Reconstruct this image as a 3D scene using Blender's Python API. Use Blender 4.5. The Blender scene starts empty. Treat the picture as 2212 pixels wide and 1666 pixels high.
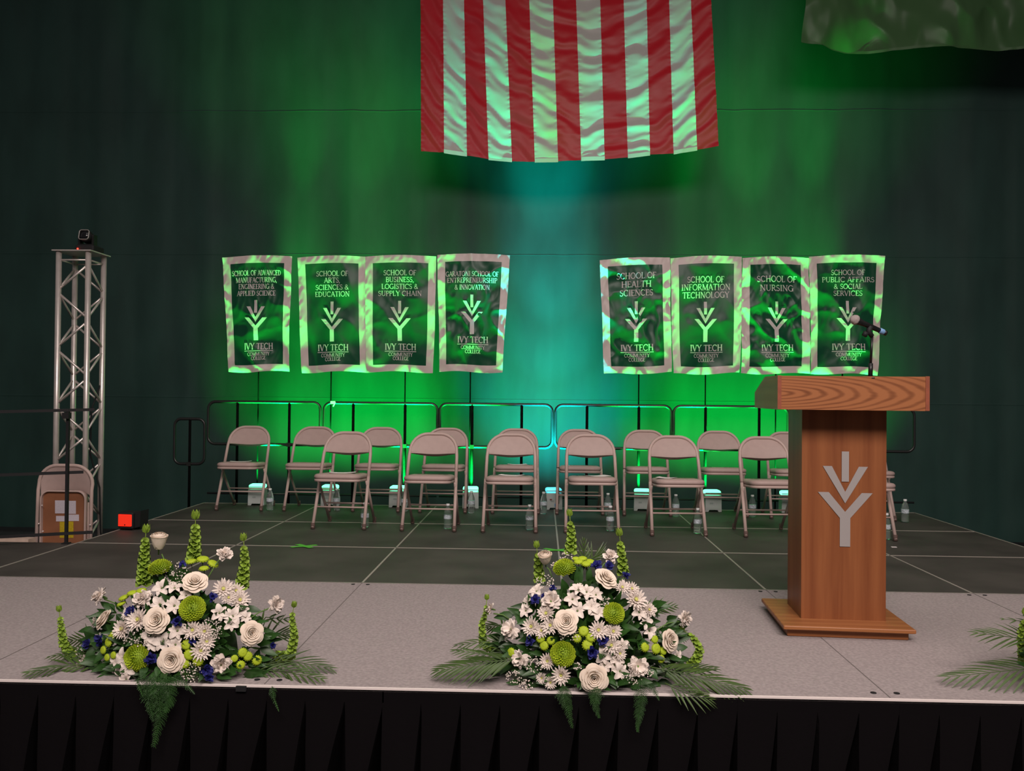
import bpy, math, random
from mathutils import Vector, Matrix, noise
random.seed(7)
C = bpy.context.scene.collection
PI = math.pi

# ------------------------------------------------------------------ camera
F, YAW, PITCH, ROLL, EYE = 1853.54, 0.03558, 0.0116, 0.00939, 1.1543
fw = Vector((-math.sin(YAW)*math.cos(PITCH), math.cos(YAW)*math.cos(PITCH), math.sin(PITCH)))
r_ = Vector((math.cos(YAW), math.sin(YAW), 0)); u_ = r_.cross(fw)
RT = r_*math.cos(ROLL)+u_*math.sin(ROLL); UP = -r_*math.sin(ROLL)+u_*math.cos(ROLL)
cam = bpy.data.cameras.new('camera'); camo = bpy.data.objects.new('camera', cam); C.objects.link(camo)
camo.matrix_world = Matrix(((RT.x, UP.x, -fw.x, 0), (RT.y, UP.y, -fw.y, 0), (RT.z, UP.z, -fw.z, EYE), (0, 0, 0, 1)))
cam.sensor_width = 36; cam.lens = 36*F/2212; cam.clip_end = 100
bpy.context.scene.camera = camo

def at(px, py, Y=None, z=None):
    "the world point on the sight line of a photo pixel at depth Y or height z"
    d = fw+RT*((px-1106)/F)+UP*((833-py)/F)
    t = Y/d.y if z is None else (z-EYE)/d.z
    return Vector((0, 0, EYE))+d*t

# ------------------------------------------------------------------ light and exposure
sc = bpy.context.scene
sc.view_settings.view_transform = 'Standard'; sc.view_settings.look = 'None'
sc.view_settings.gamma = 1; sc.view_settings.use_curve_mapping = False
sc.view_settings.exposure = 0.0
w = bpy.data.worlds.new('hall_air'); sc.world = w; w.use_nodes = True
w.node_tree.nodes['Background'].inputs[0].default_value = (1.0, 0.95, 0.93, 1)
w.node_tree.nodes['Background'].inputs[1].default_value = 0.07

def area(name, loc, tgt, sx, sy, watt, col, spread=180):
    l = bpy.data.lights.new(name, 'AREA'); l.shape = 'RECTANGLE'; l.size = sx; l.size_y = sy
    l.energy = watt; l.color = col
    o = bpy.data.objects.new(name, l); C.objects.link(o); o.location = loc
    o.rotation_euler = (Vector(tgt)-Vector(loc)).to_track_quat('-Z', 'Y').to_euler(); l.spread = math.radians(spread)
    return o
area('hall_lamps', (1.0, -2.5, 6.4), (0.3, 4.5, 0.0), 7, 2.5, 365, (1.0, 0.86, 0.81), 110)
area('hall_lamps_overhead', (0.0, 3.6, 7.6), (0.0, 4.6, 0.0), 7, 2.0, 65, (1.0, 0.90, 0.85), 110)

def spot(name, loc, tgt, watt, col, cone, blend=1.0, rad=0.03):
    l = bpy.data.lights.new(name, 'SPOT'); l.energy = watt; l.color = col
    l.spot_size = math.radians(cone); l.spot_blend = blend; l.shadow_soft_size = rad
    o = bpy.data.objects.new(name, l); C.objects.link(o); o.location = loc
    o.rotation_euler = (Vector(tgt)-Vector(loc)).to_track_quat('-Z', 'Y').to_euler()
GREEN = (0.0, 1.0, 0.10); TEAL = (0.0, 0.85, 0.80)
# uplights on the stage rear: x, depth, colour, power factor
UPL = [(-2.937, GREEN, 1.0), (-2.179, GREEN, .9), (-1.475, GREEN, .9), (-0.728, GREEN, .75), (0.121, TEAL, 1.5),
       (1.023, GREEN, .8), (1.729, GREEN, 1.0), (2.50, GREEN, .9), (3.22, GREEN, .8)]
UY = 8.80
for i, (x, c, k) in enumerate(UPL):
    lean = (0, .05, .02, -.18, -.05, -.25, -.05, -.05, .0)[i]; kk = (1.0, .75, .4, .6, 1.6, .5, .6, .8, 1.0)[i]
    spot('uplight_beam', (x, UY+.03, .24), (x, 10.4, 1.15), 400*k, c, 76)
    spot('uplight_spill', (x, UY+.03, .24), (x+lean*.3, 10.4, 2.2), 330*kk, c, (24, 34, 20, 28, 38, 26, 28, 34, 26)[i])
    spot('uplight_throw', (x, UY+.03, .24), (x+lean, 10.4, 3.0), 700*kk, c, (15, 20, 12, 16, 26, 15, 17, 20, 16)[i])
    spot('uplight_streak', (x, UY+.03, .24), (x+lean*1.5, 10.4, 4.4), 1300*kk, c, (9, 10, 8, 9, 18, 9, 10, 12, 10)[i])
    spot('uplight_graze', (x, UY+.055, .24), (x, 8.88, 1.9), 1600*k, c, 60)

# ------------------------------------------------------------------ helpers
class MB:
    "collects geometry and builds ONE mesh object"
    def __init__(s): s.v = []; s.f = []; s.m = []; s.cur = 0
    def add(s, vs, fs):
        n = len(s.v); s.v += [Vector(q) for q in vs]
        for f in fs: s.f.append(tuple(n+i for i in f)); s.m.append(s.cur)
    def box(s, c, d, R=None, taper=None):
        hx, hy, hz = d[0]/2, d[1]/2, d[2]/2
        vs = [Vector((x*hx, y*hy, z*hz)) for z in (-1, 1) for y in (-1, 1) for x in (-1, 1)]
        if taper:
            for q in vs[4:]: q.x *= taper; q.y *= taper
        if R: vs = [R @ q for q in vs]
        s.add([q+Vector(c) for q in vs], [(0, 2, 3, 1), (4, 5, 7, 6), (0, 1, 5, 4), (2, 6, 7, 3), (0, 4, 6, 2), (1, 3, 7, 5)])
    def rbox(s, c, d, b):
        "box with chamfered vertical and horizontal edges (superellipse rings)"
        hx, hy, hz = d[0]/2, d[1]/2, d[2]/2; n = 24; rings = []
        for (z, k) in ((-hz, -b), (-hz+b*.4, -b*.35), (-hz+b, 0), (hz-b, 0), (hz-b*.4, -b*.35), (hz, -b)):
            ring = []
            for i in range(n):
                q, j = divmod(i, n//4); a = (q+j/(n//4-1))*PI/2; r = b*1.2
                sx = (1, -1, -1, 1)[q]; sy = (1, 1, -1, -1)[q]
                ring.append(Vector((sx*(hx+k-r)+r*math.cos(a), sy*(hy+k-r)+r*math.sin(a), z))+Vector(c))
            rings.append(ring)
        s.rings(rings, True)
    def rings(s, rings, caps=True, closed=True):
        n = len(rings[0]); vs = [q for r in rings for q in r]; fs = []
        for i in range(len(rings)-1):
            for j in range(n if closed else n-1):
                k = (j+1) % n; fs.append((i*n+j, i*n+k, (i+1)*n+k, (i+1)*n+j))
        if caps: fs.append(tuple(range(n-1, -1, -1))); fs.append(tuple(range((len(rings)-1)*n, len(rings)*n)))
        s.add(vs, fs)
    def tube(s, pts, r, n=8, caps=True):
        pts = [Vector(p) for p in pts]; rr = r if isinstance(r, (list, tuple)) else [r]*len(pts); rings = []
        ref = None
        for i, p in enumerate(pts):
            t = (pts[min(i+1, len(pts)-1)]-pts[max(i-1, 0)]).normalized()
            if ref is None: ref = Vector((0, 0, 1)) if abs(t.z) < .9 else Vector((1, 0, 0))
            a = t.cross(ref).normalized(); b = a.cross(t).normalized(); ref = b
            rings.append([p+(a*math.cos(2*PI*k/n)+b*math.sin(2*PI*k/n))*rr[i] for k in range(n)])
        s.rings(rings, caps)
    def lathe(s, prof, c=(0, 0, 0), n=16, R=None):
        rings = []
        for r, z in prof:
            rg = [Vector((r*math.cos(2*PI*k/n), r*math.sin(2*PI*k/n), z)) for k in range(n)]
            rings.append([(R @ q if R else q)+Vector(c) for q in rg])
        s.rings(rings, True)
    def grid(s, fn, nu, nv):
        vs = [fn(i/nu, j/nv) for j in range(nv+1) for i in range(nu+1)]
        s.add(vs, [(j*(nu+1)+i, j*(nu+1)+i+1, (j+1)*(nu+1)+i+1, (j+1)*(nu+1)+i) for j in range(nv) for i in range(nu)])
    def prism(s, poly, fn, d):
        "polygon (x,z pairs) extruded by d: fn(x, z, depth) gives the point"
        n = len(poly); vs = [fn(x, z, 0) for x, z in poly]+[fn(x, z, d) for x, z in poly]
        s.add(vs, [tuple(range(n)), tuple(range(2*n-1, n-1, -1))]+[(i, i+n, (i+1) % n+n, (i+1) % n) for i in range(n)])
    def mesh(s, name, mats, smooth=False):
        me = bpy.data.meshes.new(name); me.from_pydata([tuple(q) for q in s.v], [], s.f)
        for m in (mats if isinstance(mats, (list, tuple)) else [mats]): me.materials.append(m)
        me.polygons.foreach_set('material_index', s.m)
        if smooth: me.polygons.foreach_set('use_smooth', [True]*len(s.f))
        me.update(); return me
    def build(s, name, mats, parent=None, smooth=False, loc=None):
        o = bpy.data.objects.new(name, s.mesh(name, mats, smooth)); C.objects.link(o)
        if parent: o.parent = parent
        if loc: o.location = loc
        return o

def tag(o, label=None, cat=None, group=None, kind=None):
    if label: o['label'] = label
    if cat: o['category'] = cat
    if group: o['group'] = group
    if kind: o['kind'] = kind
    return o
def thing(name, loc, label, cat, group=None, rz=0):
    o = bpy.data.objects.new(name, None); C.objects.link(o); o.location = loc; o.rotation_euler = (0, 0, rz)
    o.empty_display_size = .05
    return tag(o, label, cat, group)
def kids(o): return [c for c in bpy.data.objects if c.parent == o]
def copy_tree(o, parent=None, _k=None):
    k = _k or {}
    if _k is None:
        for c in bpy.data.objects:
            if c.parent: k.setdefault(c.parent.name, []).append(c)
    c = o.copy(); C.objects.link(c); c.parent = parent
    for ch in k.get(o.name, []): copy_tree(ch, c, k)
    return c

def mat(name, col, rough=.6, metal=0, spec=.5, var=0, vscale=8, bump=0, bscale=60, emit=None, estr=0,
        trans=0, ior=1.45, sheen=0, col2=None, stretch=None, detail=3, sss=0):
    m = bpy.data.materials.new(name); m.use_nodes = True; nt = m.node_tree; b = nt.nodes['Principled BSDF']
    b.inputs['Base Color'].default_value = (*col, 1); b.inputs['Roughness'].default_value = rough
    b.inputs['Metallic'].default_value = metal; b.inputs['Specular IOR Level'].default_value = spec
    b.inputs['Transmission Weight'].default_value = trans; b.inputs['IOR'].default_value = ior
    b.inputs['Sheen Weight'].default_value = sheen
    if emit: b.inputs['Emission Color'].default_value = (*emit, 1); b.inputs['Emission Strength'].default_value = estr
    if sss:
        b.inputs['Subsurface Weight'].default_value = sss; b.inputs['Subsurface Radius'].default_value = (.01, .01, .008)
    tc = nt.nodes.new('ShaderNodeTexCoord'); mp = nt.nodes.new('ShaderNodeMapping')
    nt.links.new(tc.outputs['Object'], mp.inputs[0])
    if stretch: mp.inputs['Scale'].default_value = stretch
    if var or col2:
        n = nt.nodes.new('ShaderNodeTexNoise'); n.inputs['Scale'].default_value = vscale; n.inputs['Detail'].default_value = detail
        nt.links.new(mp.outputs[0], n.inputs[0])
        r = nt.nodes.new('ShaderNodeValToRGB'); r.color_ramp.elements[0].position = .35; r.color_ramp.elements[1].position = .65
        a = [max(0, c*(1-var)) for c in col]; d = col2 or [min(1, c*(1+var)) for c in col]
        r.color_ramp.elements[0].color = (*a, 1); r.color_ramp.elements[1].color = (*d, 1)
        nt.links.new(n.outputs[0], r.inputs[0]); nt.links.new(r.outputs[0], b.inputs['Base Color'])
    if bump:
        n = nt.nodes.new('ShaderNodeTexNoise'); n.inputs['Scale'].default_value = bscale; n.inputs['Detail'].default_value = 4
        nt.links.new(mp.outputs[0], n.inputs[0])
        bp = nt.nodes.new('ShaderNodeBump'); bp.inputs['Strength'].default_value = bump; bp.inputs['Distance'].default_value = .004
        nt.links.new(n.outputs[0], bp.inputs['Height']); nt.links.new(bp.outputs[0], b.inputs['Normal'])
    return m

def wood(name, along, c1, c2, scale=1.0, cathedral=False, c0=(0, 0, 0)):
    "oak veneer: stretched fine grain plus distorted rings"
    m = bpy.data.materials.new(name); m.use_nodes = True; nt = m.node_tree; b = nt.nodes['Principled BSDF']
    b.inputs['Roughness'].default_value = .42; b.inputs['Specular IOR Level'].default_value = .35
    tc = nt.nodes.new('ShaderNodeTexCoord'); mp = nt.nodes.new('ShaderNodeMapping'); nt.links.new(tc.outputs['Object'], mp.inputs[0])
    s = [34, 34, 34]; s['xyz'.index(along)] = 1.6; mp.inputs['Scale'].default_value = [q*scale for q in s]
    n = nt.nodes.new('ShaderNodeTexNoise'); n.inputs['Scale'].default_value = 1.6; n.inputs['Detail'].default_value = 6
    nt.links.new(mp.outputs[0], n.inputs[0])
    mp2 = nt.nodes.new('ShaderNodeMapping'); nt.links.new(tc.outputs['Object'], mp2.inputs[0])
    if cathedral:
        mp2.inputs['Location'].default_value = (c0[0], c0[1], c0[2])
        mp2.inputs['Scale'].default_value = (4.0, 0.0, 24.0)
    else:
        s = [5, 5, 5]; s['xyz'.index(along)] = .55; mp2.inputs['Scale'].default_value = s
    wv = nt.nodes.new('ShaderNodeTexWave'); wv.wave_type = 'RINGS'; wv.rings_direction = 'SPHERICAL' if cathedral else 'Z'
    if not cathedral: wv.rings_direction = {'x': 'X', 'y': 'Y', 'z': 'Z'}[along]
    wv.inputs['Scale'].default_value = 1.0; wv.inputs['Distortion'].default_value = 2.2 if cathedral else 2.6
    wv.inputs['Detail'].default_value = 2; wv.inputs['Detail Scale'].default_value = .9
    nt.links.new(mp2.outputs[0], wv.inputs[0])
    mx = nt.nodes.new('ShaderNodeMath'); mx.operation = 'MULTIPLY_ADD'; mx.inputs[1].default_value = .55 if cathedral else .28
    mn = nt.nodes.new('ShaderNodeMath'); mn.operation = 'MULTIPLY'; mn.inputs[1].default_value = .6
    nt.links.new(n.outputs[0], mn.inputs[0]); nt.links.new(wv.outputs['Fac'], mx.inputs[0]); nt.links.new(mn.outputs[0], mx.inputs[2])
    r = nt.nodes.new('ShaderNodeValToRGB'); r.color_ramp.elements[0].position = .2; r.color_ramp.elements[1].position = .62
    r.color_ramp.elements[0].color = (*c2, 1); r.color_ramp.elements[1].color = (*c1, 1)
    nt.links.new(mx.outputs[0], r.inputs[0]); nt.links.new(r.outputs[0], b.inputs['Base Color'])
    return m

def fbm(x, y, z=0, o=3):
    return noise.fractal(Vector((x, y, z)), 1.0, 2.0, o, noise_basis='PERLIN_ORIGINAL')

M = {}
M['wall'] = mat('green_wall_vinyl', (.021, .056, .047), .62, spec=.35, var=.12, vscale=3, bump=.25, bscale=420, stretch=(1, 1, .4))
M['floor'] = mat('gym_floor_cover', (.012, .022, .020), .7, var=.2, vscale=3)
M['dark_deck'] = mat('charcoal_stage_deck', (.060, .054, .047), .60, spec=.4, var=.22, vscale=2.2, bump=.3, bscale=300, detail=6)
M['carpet'] = mat('grey_carpet', (.335, .290, .285), .95, spec=.15, var=.13, vscale=70, bump=.6, bscale=500, detail=5)
M['seam'] = mat('pale_seam', (.34, .31, .27), .45, spec=.5)
M['dark_seam'] = mat('dark_seam', (.17, .145, .14), .8)
M['alu'] = mat('aluminium_edge', (.78, .69, .66), .5)
M['skirt'] = mat('black_skirt_cloth', (.0045, .0036, .0042), .95, spec=.08, bump=.2, bscale=300)
M['black'] = mat('black_paint', (.010, .010, .010), .38, spec=.5)
M['blackm'] = mat('black_matt', (.008, .008, .009), .7)
M['rail'] = mat('black_rail_paint', (.018, .018, .018), .32, spec=.5)
M['chair'] = mat('taupe_enamel', (.50, .375, .335), .42, spec=.45)
M['vinyl'] = mat('taupe_vinyl', (.44, .325, .295), .50, spec=.4, bump=.08, bscale=180, var=.03, vscale=20)
M['shaded_black'] = mat('black_paint_shaded', (.004, .004, .004), .9, spec=.04)  # rail black darkened and dulled: unlit look of posts and poles put into colour
M['rubber'] = mat('dark_rubber', (.10, .06, .05), .7)
M['paper'] = mat('white_paper', (.92, .86, .84), .8)
M['white_plastic'] = mat('white_housing', (.50, .54, .52), .35)
M['oak'] = wood('oak_upright', 'z', (.265, .092, .032), (.185, .056, .019))
M['oakx'] = wood('oak_cathedral', 'x', (.34, .127, .048), (.17, .054, .019), cathedral=True, c0=(.36*4, 0, -1.172*24))
M['oakb'] = wood('oak_base', 'x', (.33, .128, .044), (.24, .080, .026))
M['oaky'] = wood('oak_side', 'y', (.32, .150, .060), (.24, .100, .038))
M['oakend'] = mat('oak_end_edge', (.26, .07, .035), .5, var=.1, vscale=30)
M['silver'] = mat('brushed_silver_letter', (.36, .33, .32), .5, metal=.2)
M['truss'] = mat('truss_aluminium', (.70, .63, .59), .33, metal=.55, var=.06, vscale=12)
M['green_satin'] = mat('green_satin', (.004, .062, .027), .34, spec=.3)
M['white_satin'] = mat('white_satin', (.58, .485, .46), .40, spec=.35)
M['letter'] = mat('silver_thread', (.55, .50, .48), .5)
M['flag_red'] = mat('flag_red', (.50, .012, .022), .38, spec=.25)
M['flag_white'] = mat('flag_white', (.50, .49, .46), .38, spec=.3)
M['flag_blue'] = mat('flag_blue', (.02, .03, .14), .4)
M['flag_green'] = mat('flag_green', (.060, .135, .052), .38, spec=.25)

# ------------------------------------------------------------------ large structure: stage, wall, floor
W = 1.2192; X0 = .13043; YC = 5.2125; YF = 3.36; ZF = -.61
XL, XR = X0-3*W, X0+3*W; YB = YC+3*W
m = MB(); m.box((0, 4, ZF-.05), (24, 16, .1)); tag(m.build('floor', M['floor']), kind='structure')
# gym divider wall with welded seams
m = MB()
SEAMS = [-.53, 1.10, 2.86, 4.62, 6.4, 8.2]
def wallp(u, v):
    x = -12+24*u; z = -.53+8.8*v
    d = .035*fbm(x*1.6, z*.10, 3)+.014*fbm(x*5, z*.25, 9)
    if z < -.25: d += .03*fbm(x*3, z*4, 5)
    return Vector((x, 10.4+d, z))
m.grid(wallp, 360, 60)
for zz in SEAMS[1:]:
    m.grid(lambda u, v: wallp(u, (zz-.010+.02*v+.53)/8.8)+Vector((0, -.002-.003*math.sin(v*PI), 0)), 360, 2)
tag(m.build('wall_back', M['wall'], smooth=True), kind='structure')

def joint(parent, pts, wd, m_, name='deck_joint', h=.003):
    m = MB()
    for (x0, y0, x1, y1) in pts:
        d = Vector((x1-x0, y1-y0, 0)); n = Vector((-d.y, d.x, 0)).normalized()*wd/2; a = Vector((x0, y0, h)); b = Vector((x1, y1, h))
        m.add([a-n, b-n, b+n, a+n, a-n-Vector((0, 0, h*1.2)), b-n-Vector((0, 0, h*1.2)), b+n-Vector((0, 0, h*1.2)), a+n-Vector((0, 0, h*1.2))],
              [(0, 1, 2, 3), (0, 4, 5, 1), (3, 2, 6, 7), (0, 3, 7, 4), (1, 5, 6, 2)])
    return m.build(name, m_, parent)
stage = thing('stage_platform', (0, 0, ZF), 'low stage of charcoal deck panels with a grey carpeted front strip', 'stage')
def sp(mb, name, m_, **k):
    o = mb.build(name, m_, stage, **k); o.location = (0, 0, -ZF); return o
m = MB(); m.box(((XL+XR)/2, (YC+YB)/2, -.055), (XR-XL, YB-YC, .11)); m.box((XL-W/2-.6, (3.9+6.43)/2, -.056), (W+1.2, 6.43-3.9, .11))
# dark deck runs on beside the carpet beyond both ends
deck = sp(m, 'deck', M['dark_deck'])
m = MB(); m.box((0, (YF+YC)/2, -.007), (14, YC-YF, .020)); sp(m, 'carpet_strip', M['carpet'])
m = MB(); m.box((0, YF-.005, .0005), (14, .010, .008)); tr = sp(m, 'edge_trim', M['alu'])
seams = [(XL+W*k, YC, XL+W*k, YB) for k in range(7)]+[(XL, YC+W*k, XR, YC+W*k) for k in (1, 2)]+[(XL-2.4, YC+.001, 7, YC+.001)]+[(XL-.005, YB, XR, YB)]
j = joint(stage, seams, .013, M['seam']); j.location = (0, 0, -ZF)
for k in range(-1, 8):
    j = joint(stage, [(XL+W*k, YF+.01, XL+W*k, YC)], .004, M['dark_seam'], 'carpet_joint', .0045); j.location = (0, 0, -ZF)
m = MB()
for k in range(-1, 8):
    for dx in (-.045, .045):
        for yy in (YF+.06, YC-.05):
            m.lathe([(.012, .003), (.012, .0052), (.008, .0056)], (XL+W*k+dx, yy, 0), 10)
sp(m, 'bolt_cover', M['blackm'])
m = MB(); m.box((XL+W*5, YF-.026, -.004), (.055, .010, .020)); m.box((XL+W*2-.08, YF-.026, -.004), (.04, .010, .020)); sp(m, 'skirt_clip', M['blackm'])
# legs under the deck
for x in [XL+.1+W*k for k in range(0, 7)]:
    for y in (YC-.3, YB-.15):
        m = MB(); m.tube([(x, y, ZF), (x, y, -.10)], .024); sp(m, 'leg', M['black'])
# pleated skirt
m = MB()
PW = .1525
def skirt_rings():
    rows = []; NZ = 14
    for j in range(NZ+1):
        v = j/NZ; z = -.006-(abs(ZF)-.012)*v; t = min(1, max(0, (v-.09)/.55)); row = []
        for k in range(-46, 46):
            r = noise.noise(Vector((k*3.1, 0, 0))); ow = (.02+.36*t)*(1+.8*r); D = .12*t**.8*(1+.4*r); x0 = k*PW+.006*r
            for f, d in ((0, 0), ((1-ow)*.25, -.006*t), ((1-ow)*.5, -.010*t), ((1-ow)*.75, -.008*t), (1-ow, 0), (1-ow*.93, D*.7), (1-ow*.6, D), (1-ow*.3, D*.75)):
                x = x0+f*PW+.012*t*noise.noise(Vector((k*1.7, z*3, 1)))
                row.append(Vector((x, YF-.020+d+.005*t*fbm(x*4, z*2, 2), z)))
        rows.append(row)
    return rows
m.rings(skirt_rings(), False, False)
sk = tag(m.build('stage_skirt', M['skirt'], smooth=False), 'black pleated cloth skirt hanging from the front edge of the stage', 'skirt')

# ------------------------------------------------------------------ guard rails behind the chairs
YR = 8.94
def rrect(x0, x1, z0, z1, r, y, n=5):
    pts = []
    for cx, cz, a0 in ((x1-r, z1-r, 0), (x0+r, z1-r, PI/2), (x0+r, z0+r, PI), (x1-r, z0+r, 1.5*PI)):
        for i in range(n+1):
            a = a0+PI/2*i/n; pts.append(Vector((cx+r*math.cos(a), y, cz+r*math.sin(a))))
    return pts
def loop_tube(mb, pts, r, n=8):
    pts2 = pts+[pts[0], pts[1]]; mb.tube(pts2, r, n, False)
def guard_rail(x0, x1, posts, label, z0=.615, z1=1.06, toe=True, zb=-.1):
    t = thing('guard_rail', ((x0+x1)/2, YR, zb), label, 'railing', 'guard rails along the back of the stage')
    L = Vector((-(x0+x1)/2, -YR, -zb))
    m = MB(); loop_tube(m, [q+L for q in rrect(x0, x1, z0, z1, min(.075, (x1-x0)*.22), YR)], .0155); m.build('rail_frame', M['rail'], t, True)
    for px in posts:
        m = MB(); m.tube([Vector((px, YR, zb))+L, Vector((px, YR, z1))+L], .0145); m.build('post', M['shaded_black'], t, True)
        m = MB(); m.box(Vector((px, YR-.012, z0))+L, (.045, .03, .04)); m.build('clamp', M['rail'], t)
    if toe:
        m = MB(); m.tube([Vector((x0+.0, YR, .095))+L, Vector((x1-.0, YR, .095))+L], .010); m.build('toe_rail', M['rail'], t, True)
GR = [((450, 692), (513, 625), 'leftmost wide black guard rail, behind the leftmost back row chair'),
      ((700, 945), (763, 875), 'second wide black guard rail from the left, scrap of tape on top'),
      ((950, 1193), (1020, 1127), 'black guard rail just left of the teal glow in the middle'),
      ((1200, 1450), (1268, 1380), 'black guard rail just right of the teal glow in the middle'),
      ((1455, 1702), (1524, 1640), 'black guard rail left of the wooden lectern'),
      ((1708, 1975), (1770, 1895), 'rightmost black guard rail, mostly hidden behind the wooden lectern')]
for (a, b), ps, lab in GR:
    guard_rail(at(a, 900, YR).x, at(b, 900, YR).x, [at(p, 900, YR).x for p in ps], lab)
guard_rail(at(377, 950, YR).x, at(442, 950, YR).x, [at(410, 950, YR).x], 'narrow lower black rail section at the far left end of the guard rails', .40, .875, False)
m = MB(); p = at(722, 874, YR-.03); m.box(p, (.012, .004, .05), Matrix.Rotation(.5, 3, 'Y')); m.box(p+Vector((-.015, 0, .02)), (.05, .006, .03))
tag(m.build('tape_scrap', M['paper']), 'scrap of pale tape on the top bar of the second wide guard rail', 'tape')

# rail at the left of the stage, in front of the folded chair
t = thing('side_rail', (at(140, 1165, 6.37).x, 6.37, 0), 'black square-bar side rail with three bars, in front of the folded chair', 'railing')
L = -t.location
for (pa, pb) in (((-60, 891), (205, 885)), ((-60, 1028.5), (180, 1020)), ((-60, 1163), (200, 1150))):
    a = at(*pa, 6.17); b = at(*pb, 6.45); d = b-a
    m = MB(); R = d.to_track_quat('X', 'Z').to_matrix(); m.box((a+b)/2+L, (d.length, .018, .022), R); m.build('bar', M['blackm'], t)
a = at(140, 1165, 6.37)
m = MB(); m.box(Vector((0, .02, .51)), (.021, .020, 1.02)); m.box(Vector((0, .02, .004)), (.05, .05, .008)); m.build('post', M['blackm'], t)
m = MB(); m.box(Vector((.0, .0, .97)), (.05, .04, .045)); m.build('clamp', M['blackm'], t)

# ------------------------------------------------------------------ folding chairs
def make_chair():
    t = thing('folding_chair', (0, 0, 0), 'x', 'chair', 'x')
    def fr(s, z):  # front tube line: z 0 -> .80
        y = .33*z/.80; x = .2225-.018*z/.80; return Vector((s*x, y, z))
    # arch
    m = MB(); arch = [fr(-1, .43), fr(-1, .62)]
    cx, r, zt = .2, .14, .80
    for i in range(0, 9):
        a = PI-PI/2*i/8; z = .66+.145*math.sin(a); x = -.20+.145+.145*math.cos(a)
        arch.append(Vector((x*1.02, .33*z/.80+.012*(1-abs(x)/.2), z)))
    arch += [Vector((-q.x, q.y, q.z)) for q in reversed(arch[2:])]+[fr(1, .62), fr(1, .43)]
    m.tube(arch, .0145, 8); m.build('back_frame', M['chair'], t, True)
    for s in (-1, 1):
        m = MB(); m.tube([fr(s, .012), fr(s, .44)], .0145, 8); lg = m.build('leg', M['chair'], t, True)
        m = MB(); m.lathe([(.016, -.03), (.0185, -.028), (.0175, .02)], fr(s, .03), 10); m.build('foot_cap', M['rubber'], lg, True)
        # rear leg
        a = Vector((s*.205, .44, .012)); b = Vector((s*.212, .12, .40))
        m = MB(); m.tube([a, b], .0125, 8); lg = m.build('leg', M['chair'], t, True)
        m = MB(); m.lathe([(.014, -.03), (.0165, -.028), (.0155, .02)], a+Vector((0, 0, .018)), 10); m.build('foot_cap', M['rubber'], lg, True)
    m = MB(); m.tube([fr(-1, .18), fr(1, .18)], .008, 6); m.build('stretcher', M['chair'], t, True)
    m = MB(); m.tube([Vector((-.205, .295, .187)), Vector((.205, .295, .187))], .008, 6); m.build('stretcher', M['chair'], t, True)
    # seat: pan and pad
    m = MB()
    def outline(z, k, front=-.105, back=.29):
        pts = []; n = 9
        for (cx, cy, r, a0) in ((.195-.05, back-.05, .05, 0), (-.195+.05, back-.05, .05, PI/2), (-.20+.085, front+.085, .085, PI), (.20-.085, front+.085, .085, 1.5*PI)):
            for i in range(n):
                a = a0+PI/2*i/(n-1); pts.append(Vector((cx+(r+k)*math.cos(a), cy+(r+k)*math.sin(a), z-.05*(cy+r*math.sin(a)-front))))
        return pts
    m.rings([outline(.412, -.008), outline(.414, 0), outline(.432, 0), outline(.434, -.006)], True); m.build('seat_pan', M['chair'], t, True)
    m = MB(); m.rings([outline(.434, -.012), outline(.440, -.001), outline(.452, .003), outline(.465, -.001), outline(.474, -.014), outline(.478, -.035), outline(.480, -.08)], True)
    m.build('seat', M['vinyl'], t, True)
    # backrest: curved padded panel inside the arch
    m = MB()
    def back(u, v, side):
        x = (u*2-1)*.192
        if v < 1e-6: pass
        zt = .795 if abs(x) < .06 else .66+.135*math.sqrt(max(0, 1-((abs(x)-.06)/.136)**2))
        zb = .635+.004*math.cos(u*PI*2)
        z = zb+(zt-zb)*v; curve = .030*(1-(x/.2)**2)
        e = 1-(x/.2)**2; rim = (1-abs(2*v-1)**4)
        off = (-.006*rim-.002) if side else (.010+.052*e*(1-.75*v)+.004*rim)
        return Vector((x, .33*z/.80+.012*e+off*.92, z-off*.38))
    nu, nv = 20, 8
    m.grid(lambda u, v: back(u, v, 1), nu, nv); m.grid(lambda u, v: back(1-u, v, 0), nu, nv)
    for vv in (0, 1):
        m.grid(lambda u, q: back(u, vv, 0).lerp(back(u, vv, 1), q if vv == 0 else 1-q), nu, 1)
    m.build('backrest', M['vinyl'], t, True)
    return t
proto = make_chair()
BK = [(464.7, 564.6, 1104, 'leftmost chair of the back row, standing alone at the left'), (612, 710.6, 1105.5, 'second from the left in the back row'),
      (761.5, 859, 1107, 'third from the left in the back row'), (906, 1004.5, 1109, 'fourth from the left in the back row'),
      (1063.3, 1162.4, 1111, 'just left of the teal glow in the back row'), (1202.7, 1302, 1113, 'back row chair just right of the teal glow'),
      (1349, 1448.5, 1115.6, 'seventh chair from the left in the back row'), (1514, 1614.7, 1118, 'eighth from the left in the back row'),
      (1668.3, 1768, 1122, 'back row chair half hidden by the left edge of the wooden lectern'), (1830, 1934.5, 1126, 'rightmost of the back row, only its right edge showing past the lectern')]
FR = [(674, 786, 1144.5, 'leftmost of the front row, white paper on its seat'), (867, 981, 1149, 'second from the left in the front row, bare seat'),
      (1042.7, 1157, 1152, 'third from the left in the front row'), (1222.4, 1336.6, 1153, 'fourth from the left in the front row'),
      (1409.3, 1525, 1159.5, 'fifth chair from the left in the front row'), (1612, 1728, 1162, 'front row chair partly hidden by the left edge of the lectern'),
      (1818, 1933, 1169, 'rightmost of the front row, only its right legs showing past the lectern')]
CH = {}
first = True
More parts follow.
